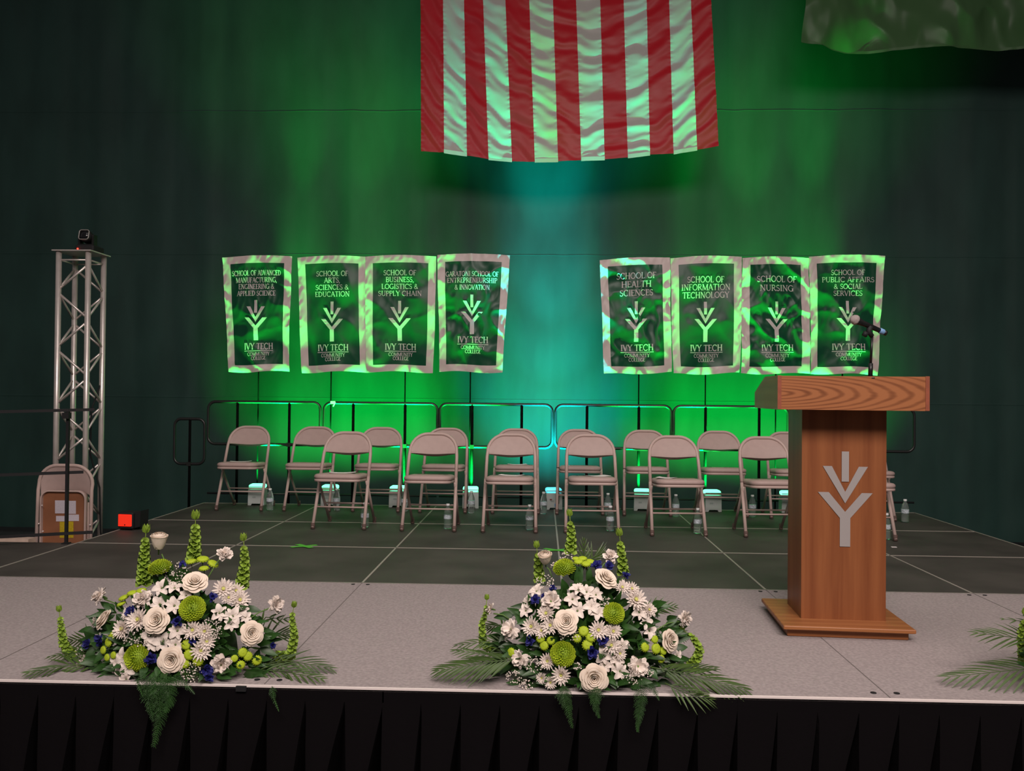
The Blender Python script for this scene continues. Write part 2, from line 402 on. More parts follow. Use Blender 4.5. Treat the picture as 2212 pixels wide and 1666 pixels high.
for row, lst in (('back', BK), ('front', FR)):
    for i, (a, b, y, lab) in enumerate(lst):
        pa = at(a, y, z=.0); pb = at(b, y+(b-a)*.0105, z=.0)
        c = (pa+pb)/2; o = proto if first else copy_tree(proto); first = False
        o.location = (c.x, c.y, .004); rz = random.uniform(-.025, .025)
        if row == 'front' and i == 0: rz = -.05
        if row == 'front' and i in (4, 5): rz = .04
        o.rotation_euler = (0, 0, rz); k = (pb-pa).length/.445
        o['label'] = 'taupe folding chair, '+lab; o['group'] = 'folding chairs in two rows'
        CH[(row, i)] = o
# papers on seats
PP = [('front', 0, 740, .13, .2), ('front', 2, 1105, .12, -.1), ('back', 4, 1117, .11, .1), ('back', 0, 520, .12, .3), ('front', 3, 1290, .11, .25), ('front', 4, 1440, .09, -.3)]
PL = ['white paper on the seat of the leftmost front row chair', 'white paper on the seat of the third front row chair', 'white paper on the back row seat left of the teal glow',
      'white paper on the seat of the leftmost back row chair', 'white paper on the seat of the fourth front row chair', 'white paper on the seat of the fifth front row chair']
for (row, i, px, wd, rz), lab in zip(PP, PL):
    ch = CH[(row, i)]; yy = ch.location.y+.075; xx = at(px, 1020, yy).x
    m = MB()
    m.grid(lambda u, v: Vector(((u-.5)*wd*1.7, (v-.5)*.20, .0025+.006*abs(u-.5)**2*4-.05*(v-.5)*.20)), 6, 4)
    m.grid(lambda u, v: Vector(((.5-u)*wd*1.7, (v-.5)*.20, .0015+.006*abs(u-.5)**2*4-.05*(v-.5)*.20)), 6, 4)
    o = m.build('paper', M['paper']); o.location = (xx, yy, .4755); o.rotation_euler = (0, 0, rz)
    tag(o, lab, 'paper', 'papers on the chair seats')

# ------------------------------------------------------------------ uplights
def make_uplight(x, y, c, label, rz=0, side=False):
    t = thing('uplight', (x, y, 0), label, 'light', 'uplights along the back of the stage', rz)
    m = MB(); h = .165; wd = .083; dp = .07
    prof = [(-wd, 0), (-wd*.62, 0), (-wd*.5, .018), (wd*.5, .018), (wd*.62, 0), (wd, 0), (wd*.97, h), (-wd*.97, h)]
    m.prism(prof, lambda a, z, d: Vector((a, -dp+d, z)), 2*dp)
    m.build('housing', M['white_plastic'], t)
    em = M.setdefault('lens%s' % (c,), mat('lit_lens', (.2, .6, .4), .3, emit=(c[0]+.13, c[1], c[2]+.30), estr=(1.0 if side else 3.2)))
    m = MB(); m.rbox((0, 0, h+.026), (wd*1.9, dp*1.85, .046), .014); m.build('lens', em, t, True)
    m = MB(); m.box((0, -dp-.001, h+.024), (wd*1.96, .006, .007)); m.build('lens_band', M['white_plastic'], t)
    m = MB(); m.box((-.02, -dp-.001, .085), (.034, .004, .016)); m.build('badge', mat('badge', (.35, .40, .38), .4), t)
    if side:
        m = MB(); m.box((.02, -dp-.002, .045), (.035, .004, .03)); m.build('label', mat('blue_sticker', (.15, .35, .6), .5), t)
        m = MB(); m.lathe([(.012, 0), (.012, .006), (.004, .007)], (-.035, -dp-.001, .10), 8, None); m.build('knob', mat('red_knob', (.3, .02, .02), .4), t)
    return t
UL = ['glowing green uplight under the leftmost back row chair', 'glowing green uplight seen under the leftmost front row chair', 'glowing green uplight left of the second front row chair',
      'glowing green uplight between the second and third front row chairs', 'white uplight throwing the teal beam in the middle', 'glowing green uplight between the fourth and fifth front row chairs',
      'glowing green uplight right of the fifth front row chair', 'glowing green uplight half hidden by the lectern', 'green uplight hidden behind the lectern column']
for i, ((x, c, k), lab) in enumerate(zip(UPL, UL)):
    if i == 4: make_uplight(x, UY, c, lab, .12, True)
    else: make_uplight(x, UY, c, lab, random.uniform(-.08, .08))

# ------------------------------------------------------------------ water bottles
M['pet'] = mat('clear_plastic', (.85, .93, .90), .12, spec=.5, trans=.92, ior=1.12)
M['water'] = mat('water_fill', (.80, .92, .88), .05, trans=.95, ior=1.2)
M['cap'] = mat('white_cap', (.8, .8, .8), .4)
M['blabel'] = mat('bottle_label', (.48, .54, .58), .5, var=.35, vscale=90)
bt = thing('water_bottle', (0, 0, 0), 'x', 'bottle', 'x')
m = MB(); prof = [(.024, 0), (.031, .004), (.032, .02), (.030, .026), (.032, .034), (.030, .046), (.032, .056), (.030, .068), (.0325, .078), (.0325, .118), (.031, .128), (.027, .150), (.018, .172), (.013, .182), (.013, .192)]
m.lathe(prof, n=18); m.build('bottle_body', M['pet'], bt, True)
m = MB(); m.lathe([(.0332, .082), (.0334, .084), (.0334, .114), (.0332, .116)], n=18); m.build('label_wrap', M['blabel'], bt, True)
m = MB(); m.lathe([(.0145, .190), (.0150, .191), (.0150, .204), (.0135, .206)], n=14); m.build('cap', M['cap'], bt, True)
BO = [(583, 1103, 'beside the right foot of the leftmost back row chair'), (727, 1103, 'seen under the seat of the leftmost front row chair'), (788, 1140, 'at the right foot of the leftmost front row chair'),
      (967, 1143, 'at the right foot of the second front row chair'), (1018, 1109, 'right of the fourth back row chair, before a green uplight'), (874, 1105, 'right of the third back row chair, behind a front leg'),
      (1143.6, 1145, 'at the right foot of the third front row chair'), (1174, 1111, 'just left of the white middle uplight'), (1318, 1147.5, 'at the right foot of the fourth front row chair'),
      (1313, 1114, 'behind the fourth front row chair'), (1459.6, 1117, 'right of the seventh back row chair'), (1507, 1153.5, 'at the right foot of the fifth front row chair'),
      (1625, 1118, 'right of the eighth back row chair'), (1955, 1129, 'standing alone to the right of the lectern'), (1915, 1166, 'behind the right edge of the lectern, by a chair leg')]
for i, (px, py, lab) in enumerate(BO):
    p = at(px, py, z=0); o = bt if i == 0 else copy_tree(bt)
    o.location = (p.x, p.y, .003); o.rotation_euler = (0, 0, random.uniform(0, 6)); o.scale = (1.06, 1.06, 1.04)
    o['label'] = 'clear plastic water bottle '+lab; o['group'] = 'water bottles beside the chairs'

# ------------------------------------------------------------------ lettering: serif capitals as strokes
def arc(cx, cy, rx, ry, a0, a1, n=8):
    return [(cx+rx*math.cos(math.radians(a0+(a1-a0)*i/n)), cy+ry*math.sin(math.radians(a0+(a1-a0)*i/n))) for i in range(n+1)]
T_, t_ = .15, .075
def V_(x, y0=0, y1=1, wd=T_): return ([(x, y0), (x, y1)], wd)
def H_(x0, x1, y, wd=t_): return ([(x0, y), (x1, y)], wd)
def S_(x, y, h=.13): return ([(x-h, y), (x+h, y)], .05)
GL = {
 'A': (.78, [([(.08, 0), (.38, 1)], t_), ([(.38, 1), (.70, 0)], T_), H_(.2, .58, .34), S_(.08, .02), S_(.70, .02)]),
 'B': (.66, [V_(.15), (arc(.28, .755, .26, .23, 90, -90), .1), (arc(.28, .27, .32, .25, 90, -90), .12), H_(.15, .3, .98), H_(.15, .3, .52), H_(.15, .3, .03), S_(.1, .98, .08), S_(.1, .02, .08)]),
 'C': (.80, [(arc(.44, .5, .36, .47, 45, 315, 14), .12), ([(.71, .70), (.71, .95)], .05)]),
 'D': (.80, [V_(.15), (arc(.25, .5, .44, .47, 90, -90, 12), .12), S_(.1, .98, .08), S_(.1, .02, .08)]),
 'E': (.62, [V_(.15), H_(.1, .54, .96), H_(.15, .44, .52), H_(.1, .56, .04), ([(.54, .82), (.54, .98)], .05), ([(.56, .02), (.56, .2)], .05), S_(.1, .98, .08)]),
 'F': (.60, [V_(.15), H_(.1, .54, .96), H_(.15, .44, .52), ([(.54, .82), (.54, .98)], .05), S_(.15, .02)]),
 'G': (.84, [(arc(.44, .5, .36, .47, 45, 325, 14), .12), V_(.70, .05, .45), S_(.70, .46, .12)]),
 'H': (.86, [V_(.17), V_(.69), H_(.17, .69, .52), S_(.17, .98), S_(.17, .02), S_(.69, .98), S_(.69, .02)]),
 'I': (.36, [V_(.18), S_(.18, .98), S_(.18, .02)]),
 'L': (.60, [V_(.15), H_(.1, .55, .04), ([(.55, .02), (.55, .22)], .05), S_(.15, .98)]),
 'M': (1.0, [V_(.14, wd=t_), ([(.16, 1), (.5, .05)], T_), ([(.5, .05), (.84, 1)], t_), V_(.86), S_(.12, .02), S_(.86, .02), S_(.1, .98, .08), S_(.9, .98, .08)]),
 'N': (.84, [V_(.15, wd=t_), ([(.15, 1), (.69, .02)], T_), V_(.69, wd=t_), S_(.15, .02), S_(.69, .98), S_(.1, .98, .08)]),
 'O': (.88, [(arc(.44, .5, .36, .47, 0, 360, 20), .12)]),
 'P': (.62, [V_(.15), (arc(.28, .73, .28, .25, 90, -90), .1), H_(.15, .3, .98), H_(.15, .3, .48), S_(.15, .02), S_(.1, .98, .08)]),
 'R': (.72, [V_(.15), (arc(.28, .74, .27, .24, 90, -90), .1), H_(.15, .3, .98), H_(.15, .3, .5), ([(.33, .5), (.66, .02)], .13), S_(.15, .02), S_(.68, .02, .07), S_(.1, .98, .08)]),
 'S': (.58, [(arc(.29, .74, .19, .22, 40, 260, 9), .09), (arc(.29, .27, .21, .24, 100, -140, 10), .11), ([(.46, .78), (.46, .96)], .05), ([(.08, .04), (.08, .26)], .05)]),
 'T': (.72, [V_(.36), H_(.05, .67, .96), ([(.05, .80), (.05, .98)], .05), ([(.67, .80), (.67, .98)], .05), S_(.36, .02)]),
 'U': (.82, [V_(.16, .3, 1), (arc(.41, .3, .25, .27, 180, 360, 8), .09), V_(.66, .3, 1, t_), S_(.16, .98), S_(.66, .98)]),
 'V': (.78, [([(.08, 1), (.40, 0)], T_), ([(.40, 0), (.70, 1)], t_), S_(.08, .98), S_(.70, .98)]),
 'Y': (.74, [([(.07, 1), (.37, .48)], T_), ([(.37, .48), (.66, 1)], t_), V_(.37, 0, .48), S_(.07, .98), S_(.66, .98), S_(.37, .02)]),
 '&': (.84, [(arc(.36, .76, .15, .2, 0, 360, 10), .08), (arc(.34, .27, .24, .24, 120, 360, 9), .11), ([(.26, .62), (.74, .02)], .12), ([(.58, .27), (.68, .46)], .06)]),
 ',': (.28, [([(.14, .12), (.08, -.16)], .11)]), ' ': (.34, [])}
def letters(mb, text, cx, cy, width, h, P):
    tot = sum(GL[c][0] for c in text); sx = width/tot; x = cx-width/2
    for c in text:
        adv, strokes = GL[c]
        for pts, wd in strokes:
            for (a, b) in zip(pts[:-1], pts[1:]):
                ax, ay, bx, by = x+a[0]*sx, cy+(a[1]-.5)*h, x+b[0]*sx, cy+(b[1]-.5)*h
                d = Vector((bx-ax, by-ay)); L = d.length
                if L < 1e-6: continue
                d /= L; n = Vector((-d.y, d.x))*(wd*h*.5); e = d*(wd*h*.12)
                k = 2 if L > .02 else 1
                for i in range(k):
                    q0 = Vector((ax, ay)).lerp(Vector((bx, by)), i/k)-(e if i == 0 else e*0)
                    q1 = Vector((ax, ay)).lerp(Vector((bx, by)), (i+1)/k)+(e if i == k-1 else e*0)
                    mb.add([P(*(q0-n)), P(*(q1-n)), P(*(q1+n)), P(*(q0+n))], [(0, 1, 2, 3)])
        x += adv*sx
EMB = [[(-.10, 0), (-.10, .82), (.10, .82), (.10, 0)]]
def emblem(mb, cx, cy, s, P, sub=4):
    "the three stacked strokes: upright bar, V and Y; s = unit height, y up"
    def seg(poly4):
        a, b, c_, d = [Vector(q) for q in poly4]
        for i in range(sub):
            for j in range(2):
                q = []
                for (u, v) in ((i/sub, j/2), ((i+1)/sub, j/2), ((i+1)/sub, (j+1)/2), (i/sub, (j+1)/2)):
                    k = (a.lerp(b, u)).lerp(d.lerp(c_, u), v); q.append(P(cx+k.x*s, cy+k.y*s))
                mb.add(q, [(0, 1, 2, 3)])
    seg([(-.037, 1.0), (-.037, .683), (.037, .683), (.037, 1.0)])
    seg([(-.230, .845), (-.0, .455), (0, .575), (-.137, .845)]); seg([(.230, .842), (.137, .842), (0, .575), (0, .455)])
    seg([(-.279, .570), (-.053, .30), (0, .365), (-.168, .570)]); seg([(.279, .566), (.168, .566), (0, .365), (.053, .30)])
    seg([(-.053, .30), (-.053, 0), (.053, 0), (.053, .30)]); seg([(-.053, .30), (.053, .30), (0, .366), (0, .366)])

# ------------------------------------------------------------------ banners
def c1(x, y): return (440+x/3.253, 530+y/3.253)
def c2(x, y): return (1270+x/3.253, 530+y/3.253)
K = 8.97/F/3.253  # metres per crop pixel at the banner plane
BN = [
 (c1, (133, 88), (622, 78), (598, 888), (175, 890), 372, .115, [('SCHOOL OF ADVANCED', 200, 342), ('MANUFACTURING,', 248, 288), ('ENGINEERING &', 293, 250), ('APPLIED SCIENCE', 340, 268)], 385, 'for advanced manufacturing and engineering', 'leftmost'),
 (c1, (660, 88), (1139, 80), (1146, 890), (688, 893), 905, .115, [('SCHOOL OF', 205, 226), ('ARTS,', 251, 115), ('SCIENCES &', 299, 238), ('EDUCATION', 346, 246)], 395, 'arts, sciences and education', 'second from the left'),
 (c1, (1135, 80), (1635, 80), (1615, 893), (1140, 890), 1380, .115, [('SCHOOL OF', 199, 232), ('BUSINESS,', 246, 200), ('LOGISTICS &', 293, 260), ('SUPPLY CHAIN', 341, 308)], 390, 'business, logistics and supply chain', 'third from the left'),
 (c1, (1643, 70), (2152, 72), (2100, 893), (1657, 890), 1888, .12, [('GARATONI SCHOOL OF', 208, 372), ('ENTREPRENEURSHIP', 252, 350), ('& INNOVATION', 300, 245)], 348, 'entrepreneurship and innovation', 'last of the left four'),
 (c2, (82, 108), (575, 88), (588, 893), (113, 908), 340, .12, [('SCHOOL OF', 220, 278), ('HEALTH', 278, 212), ('SCIENCES', 338, 236)], 395, 'health sciences', 'first of the right four'),
 (c2, (580, 92), (1083, 80), (1070, 900), (598, 905), 828, .12, [('SCHOOL OF', 245, 264), ('INFORMATION', 298, 348), ('TECHNOLOGY', 352, 330)], 396, 'information technology', 'second of the right four'),
 (c2, (1083, 92), (1548, 92), (1566, 905), (1075, 900), 1325, .12, [('SCHOOL OF', 243, 284), ('NURSING', 305, 244)], 396, 'nursing', 'third of the right four'),
 (c2, (1550, 82), (2087, 75), (2035, 912), (1570, 900), 1826, .12, [('SCHOOL OF', 197, 240), ('PUBLIC AFFAIRS', 246, 370), ('& SOCIAL', 293, 198), ('SERVICES', 340, 204)], 390, 'public affairs and social services', 'rightmost')]
YBN = 8.985
WR = [.8, .25, .35, 1.3, 1.5, .3, 1.6, .8]   # how crumpled each banner is
for bi, (cf, tl, tr_, br, bl, cx, bw, lines, ey, what, pos) in enumerate(BN):
    TL, TR, BR, BL = [at(*cf(*q), YBN) for q in (tl, tr_, br, bl)]
    ctr = (TL+TR)/2
    t = thing('banner', (ctr.x, YBN, TL.z), 'green banner with white border, %s, %s' % (what, pos), 'banner', 'school banners on poles')
    org = t.location.copy()
    h = 1.2; wid = (TR-TL).length; cnt = (tl[0]+tr_[0]+br[0]+bl[0])/4
    def surf(a, b, off=0.0, bi=bi, TL=TL, TR=TR, BR=BR, BL=BL, org=org):
        "a,b in 0..1 across and down"
        p = TL.lerp(TR, a).lerp(BL.lerp(BR, a), b)
        # bowed top edge and sagging bottom
        p.z += .018*math.sin(PI*a)*(1-b)**4-.010*math.sin(2*PI*a+bi)*b**6
        p.x += .010*math.sin(b*7+bi*2)*(1 if a > .5 else -1)*abs(a-.5)*b
        s1 = bi*7.3
        d = .020*fbm(a*2.2+s1, b*3.0, 1, 2)
        d += WR[bi]*.012*max(0, (1-abs(noise.noise(Vector((a*2.4+s1+b*1.4, b*4.4-a*2, 4)))*2.2)))**1.5
        d += WR[bi]*.004*max(0, (1-abs(noise.noise(Vector((a*6-b*3+s1, b*8+a*5, 8)))*2.2)))
        # soft hanging folds from the corners
        d += .016*math.sin((a*2.6+b*.8*(1 if bi % 2 else -1))*PI+s1)*b
        edge = min(a, 1-a, b*1.6, (1-b)*1.6)
        if edge < .1: d += .0016*math.sin((a+b)*60+3*noise.noise(Vector((a*20, b*20, s1))))*(1-edge/.1)
        p.y -= d+off-.020*max(0, (b-.91)/.09)**2*(.6+.4*math.sin(a*9+bi))
        return p-org
    bx = .118*.717/wid*.96; by = .062
    m = MB(); nx, ny = 44, 72
    def patch(mb, a0, a1, b0, b1, n1, n2, off=0.0): mb.grid(lambda u, v: surf(a0+(a1-a0)*(1-u), b0+(b1-b0)*v, off), n1, n2)
    patch(m, bx, 1-bx, by, 1-by, nx, ny); fo = m.build('field', M['green_satin'], t, True)
    m = MB()
    for (a0, a1, b0, b1, n1, n2) in ((0, 1, 0, by, 52, 6), (0, 1, 1-by, 1, 52, 6), (0, bx, by, 1-by, 8, 72), (1-bx, 1, by, 1-by, 8, 72)): patch(m, a0, a1, b0, b1, n1, n2, .0015)
    m.build('border', M['white_satin'], t, True)
    m = MB(); patch(m, .004, .996, .004, .996, 30, 50, -.006); m.build('backing', M['white_satin'], t, True)
    # text mapped on the cloth
    def P(x, y, cx=cx, tl=tl, tr_=tr_, bl=bl, br=br):
        ly = (y-(tl[1]+tr_[1])/2)/((bl[1]+br[1])/2-(tl[1]+tr_[1])/2)
        xl = tl[0]+(bl[0]-tl[0])*ly; xr = tr_[0]+(br[0]-tr_[0])*ly
        return surf((x-xl)/(xr-xl), ly, .0035)
    PT = lambda x, y: P(x, -y)
    m = MB()
    for s, yy, wd in lines: letters(m, s, cx, -yy, wd, 35 if len(lines) > 3 else (34 if bi == 3 else 42), PT)
    m.build('lettering', M['letter'], t)
    m = MB(); eh = 668-385 if bi != 3 else 278; emblem(m, cx-2, -(ey+eh), eh*.99, PT); m.build('emblem', M['letter'], t)
    dy = ey-385+ (2 if bi != 3 else -6); gp = 'IVY TECH' if bi > 3 else 'IVY TECH'
    m = MB(); ww = 196 if bi == 0 else (218 if bi < 4 else 228)
    letters(m, gp, cx+15 if bi in (0,) else cx+4, -(708+dy), ww, 44, PT)
    q = [(cx+(15 if bi == 0 else 4)-ww*.5, 740+dy), (cx+(15 if bi == 0 else 4)+ww*.5, 740+dy)]
    for i in range(8):
        xa = q[0][0]+ww*i/8; xb = q[0][0]+ww*(i+1)/8
        m.add([PT(xa, -(738+dy)), PT(xb, -(738+dy)), PT(xb, -(742.5+dy)), PT(xa, -(742.5+dy))], [(0, 1, 2, 3)])
    letters(m, 'COMMUNITY', cx+(15 if bi == 0 else 4), -(762+dy), ww*.77, 25, PT); letters(m, 'COLLEGE', cx+(15 if bi == 0 else 4), -(791+dy), ww*.5, 25, PT)
    m.build('wordmark', M['letter'], t)
    # pole behind the cloth, with a cross bar
    pc = (558, 715, 875, 1016, 1380, 1524, 1676, 1820)[bi]; px = at(pc, 820, YBN+.03).x
    m = MB(); m.tube([Vector((px, YBN+.035, -.10))-org, Vector((px, YBN+.035, TL.z-.01))-org], .0075, 8); pl = m.build('pole', M['shaded_black'], t, True)
    m = MB(); m.tube([Vector((TL.x+.01, YBN+.03, TL.z-.02))-org, Vector((TR.x-.01, YBN+.03, TR.z-.02))-org], .007, 8); m.build('cross_bar', M['black'], t, True)

# ------------------------------------------------------------------ hanging flags
YFL = 9.5
def px_x(px, py): return at(px, py, YFL).x
fl = thing('flag', (at(1240, 0, YFL).x, YFL, 7.9), 'large striped red and white flag hanging vertically above the stage', 'flag')
xs_top = [880+q/3.16 for q in (92, 245, 388, 518, 670, 832, 993, 1150, 1315, 1475, 1632, 1783, 1930, 2065)]
xs_bot = [880+q/3.16 for q in (97, 252, 408, 555, 715, 870, 1028, 1185, 1345, 1503, 1655, 1815, 1975, 2120)]
def zbot(px):
    k = [(905, 329), (960, 331), (1008, 337), (1056, 345), (1105, 350.5), (1155, 352), (1205, 351.5), (1256, 349), (1305, 347), (1356, 342), (1404, 335), (1455, 333), (1504, 325), (1556, 317)]
    for (a, ya), (b, yb) in zip(k[:-1], k[1:]):
        if px <= b: return ya+(yb-ya)*(px-a)/(b-a)
    return k[-1][1]
def flagp(u, v, org):
    "u 0..13 stripe coordinate, v 0 bottom..1 top"
    i = min(12, int(u)); f = u-i
    xb = xs_bot[i]+(xs_bot[i+1]-xs_bot[i])*f; xt = xs_top[i]+(xs_top[i+1]-xs_top[i])*f
    pb = at(xb, zbot(xb), YFL); pt = at(xt, 0, YFL); k = 0
    z = pb.z+(7.9-pb.z)*v; g = (z-pb.z)/(pt.z-pb.z); x = pb.x+(pt.x-pb.x)*min(g, 1.4)
    c = (u-6.7)/6.7; s = z-(1.15 if c < 0 else .80)*c*c+(.35*c if c < 0 else 0)
    wob = .12*fbm(x*1.4, z*1.0, 7)
    d = .0062*math.sin((s+wob*1.3)*19)+.0034*math.sin((s+wob*2.2)*37+c*3)+.006*fbm(x*2.5, s*3.5, 4)
    d += .022*math.sin(c*5+z*.5+3*wob)+.004*fbm(x*3, s*9, 2)
    pk = abs(f-.5)*2
    if pk > .82: d += .0035*math.sin(z*120+3*noise.noise(Vector((u, z*8, 0))))*(pk-.82)/.18
    if v < .01: d *= .9
    return Vector((x, YFL-.04-d*(.85+.15*min(1, abs(v)*20)), z))-org
m = MB(); org = fl.location.copy(); n = 10
for i in range(13):
    m.cur = i % 2
    m.grid(lambda u, v: flagp(i+u*.9999, v**1.0, org), n, 260)
m.build('cloth', [M['flag_red'], M['flag_white']], fl, True)
for i in range(1, 13, 2):
    m = MB(); m.grid(lambda u, v: flagp(i+u*.9999, 0, org)+Vector((0, -.004, -.012+.045*v)), n, 1)
    m.build('hem', M['flag_white'], fl, True)
m = MB(); m.tube([flagp(0, 1, org)+Vector((-.1, .05, .02)), flagp(12.99, 1, org)+Vector((.1, .05, .02))], .02, 8); m.build('hanging_bar', M['black'], fl, True)

f2 = thing('flag', (at(2030, 0, YFL).x, YFL, 7.4), 'plain green satin flag hanging at the top right corner', 'flag')
org2 = f2.location.copy()
def green_flag(u, v):
    px = 1722+ (2480-1722)*u; pyb = 103+10*min(1, u*7)+1.5*math.sin(u*9)
    pb = at(px, pyb, YFL); xt = at(1733+(2480-1733)*u, 0, YFL).x
    z = pb.z+(7.4-pb.z)*v; g = min(1.5, (z-pb.z)/.55); x = pb.x+(xt-pb.x)*g
    s = x*2.6+.9*math.sin(z*1.3+x)
    d = .08*math.sin(s*2+(z-5)*2.4*math.sin(x*1.1))+.05*fbm(x*2.2, z*1.2, 3)+.03*(1-abs(noise.noise(Vector((x*3+z, z*2-x, 5)))*2.6))
    return Vector((x, YFL-.06-d, z))-org2
m = MB(); m.grid(green_flag, 150, 110); m.build('cloth', M['flag_green'], f2, True)
m = MB(); m.grid(lambda u, v: green_flag(u, 0)+Vector((0, -.003, .03*v)), 150, 1); m.build('hem', M['flag_green'], f2, True)
m = MB(); m.tube([green_flag(0, 1)+Vector((-.1, .06, .02)), green_flag(1, 1)+Vector((.1, .06, .02))], .02, 8); m.build('hanging_bar', M['black'], f2, True)

# ------------------------------------------------------------------ lectern
RZ = -.0640
pl0 = Vector((1.168, 4.177, 0)); ax = Vector((math.cos(RZ), math.sin(RZ), 0)); ay = Vector((-math.sin(RZ), math.cos(RZ), 0))
pod = thing('lectern', pl0+ax*.305+ay*.28+Vector((0, 0, .004)), 'wooden lectern with a silver plant-like emblem on its front, at the right of the stage', 'lectern', None, RZ)
def lw(pt):  # world -> lectern frame
    d = pt-pod.location; return Vector((d.dot(ax), d.dot(ay), d.z))
def plb(name, c, d, mm, par=None, b=.004):
    mb = MB(); mb.rbox(c, d, b); return mb.build(name, mm, par or pod, False)
plb('plinth', (0, 0, .020), (.565, .50, .040), M['oakb'])
plb('base_board', (0, 0, .048), (.612, .565, .020), M['oakb'])
cy0 = -.28+.150+.0; cw = .405; cd = .285; cxo = .012
# column: hollow box of panels
z0, z1 = .058, 1.10
mb = MB(); mb.box((cxo, cy0+.010, (z0+z1)/2), (cw, .020, z1-z0)); mb.build('front_panel', M['oak'], pod)
for s in (-1, 1):
    mb = MB(); mb.box((cxo+s*(cw/2-.010), cy0+.020+cd/2, (z0+z1)/2), (.020, cd, z1-z0)); mb.build('side_panel', M['oak'], pod)
mb = MB(); mb.box((cxo, cy0+.3, .60), (cw-.04, .02, 1.0)); mb.build('rear_panel', M['oak'], pod)
mb = MB(); EZ = .419
emblem(mb, cxo+.006, EZ, .4695, lambda x, z: Vector((x, cy0-.003, z)), 1)
o = mb.build('emblem', M['silver'], pod)
md = o.modifiers.new('thick', 'SOLIDIFY'); md.thickness = .0012; md.offset = 0
# top: front board between two side boards with sloping rear corners, tilted desk inside
ty = -.065-.28+.0
fl_ = lw(at(1678, 814, 4.12)); frr = lw(at(2000, 818, 4.08))
tw = .700; tcx = .006; yf = cy0-.165+.0; zb_, zt_ = 1.095, 1.257
mb = MB(); mb.box((tcx, yf+.010, (zb_+zt_)/2), (tw-.036, .020, zt_-zb_)); mb.build('top_front_board', M['oakx'], pod)
for s in (-1, 1):
    x = tcx+s*(tw/2-.009); mb = MB()
    prof = [(yf-.001, zb_), (yf+.60, zb_), (yf+.60, zb_+.085), (yf+.32, zt_+.002), (yf-.001, zt_+.002)]
    mb.prism(prof, lambda a, z, d: Vector((x-.009+d, a, z)), .018); sb = mb.build('top_side_board', M['oaky'], pod)
    mb = MB(); mb.box((x, yf-.0015, (zb_+zt_)/2+.001), (.018, .002, zt_-zb_)); mb.build('edge_band', M['oakend'], sb)
mb = MB(); R = Matrix.Rotation(-.17, 3, 'X'); mb.box((tcx, yf+.26, zb_+.095), (tw-.04, .48, .016), R); mb.build('desk_board', M['oakb'], pod)
mb = MB(); mb.box((tcx, yf+.05, zt_-.012), (tw-.04, .08, .016)); mb.build('top_ledge', M['oakb'], pod)
mb = MB(); mb.box((tcx, yf+.25, zb_+.008), (tw-.04, .48, .014)); mb.build('underside', M['oakb'], pod)

# microphone on its stand (stands on the desk board)
MY = 4.18
mt = thing('microphone_stand', at(1880, 813, MY), 'short black microphone stand on top of the lectern', 'microphone stand')
o_ = mt.location.copy()
m = MB(); m.lathe([(.045, 0), (.045, .006), (.02, .012), (.008, .014)], (0, 0, -.012), 20); m.build('base', M['black'], mt, True)
p0 = Vector((0, 0, 0)); p1 = at(1881, 785, MY)-o_; p2 = at(1884, 725, MY)-o_
m = MB(); m.tube([p0, p1], .0105, 10); m.build('collar', M['black'], mt, True)
m = MB(); m.tube([p1, p2], .0062, 8); m.build('pole', M['black'], mt, True)
m = MB(); a = at(1888, 722, MY)-o_; b = at(1868, 700, MY)-o_
m.tube([at(1884, 727, MY)-o_, at(1876, 716, MY)-o_, at(1880, 705, MY)-o_], [.011, .013, .014], 10)
m.box(at(1869, 722, MY)-o_, (.022, .018, .022), Matrix.Rotation(.5, 3, 'Y')); m.build('clip', M['blackm'], mt, True)
mc = thing('microphone', at(1870, 702, MY), 'black handheld microphone with grey mesh head and blue end ring', 'microphone')
o_ = mc.location.copy(); hd = at(1847, 691, MY-.015)-o_; tl_ = at(1911, 719, MY+.02)-o_; dr = (tl_-hd).normalized()
R = dr.to_track_quat('Z', 'Y').to_matrix(); L = (tl_-hd).length
m = MB(); m.lathe([(.018, .008), (.0185, .014), (.0135, .045), (.0115, L-.030)], hd, 18, R); m.build('body', M['black'], mc, True)
m = MB(); m.lathe([(.004, -.024), (.013, -.021), (.0215, -.010), (.0245, 0), (.0235, .008), (.0185, .013)], hd, 20, R)
m.build('mesh_head', mat('grey_mesh', (.50, .42, .40), .45, metal=.5, bump=1.0, bscale=700), mc, True)
m = MB(); m.lathe([(.0118, L-.030), (.0140, L-.028), (.0140, L-.008), (.0130, L-.006)], hd, 16, R); m.build('end_ring', mat('blue_ring', (.16, .30, .52), .5), mc, True)
m = MB(); m.lathe([(.0128, L-.006), (.0125, L+.008), (.006, L+.010)], hd, 16, R); m.build('end_cap', M['black'], mc, True)

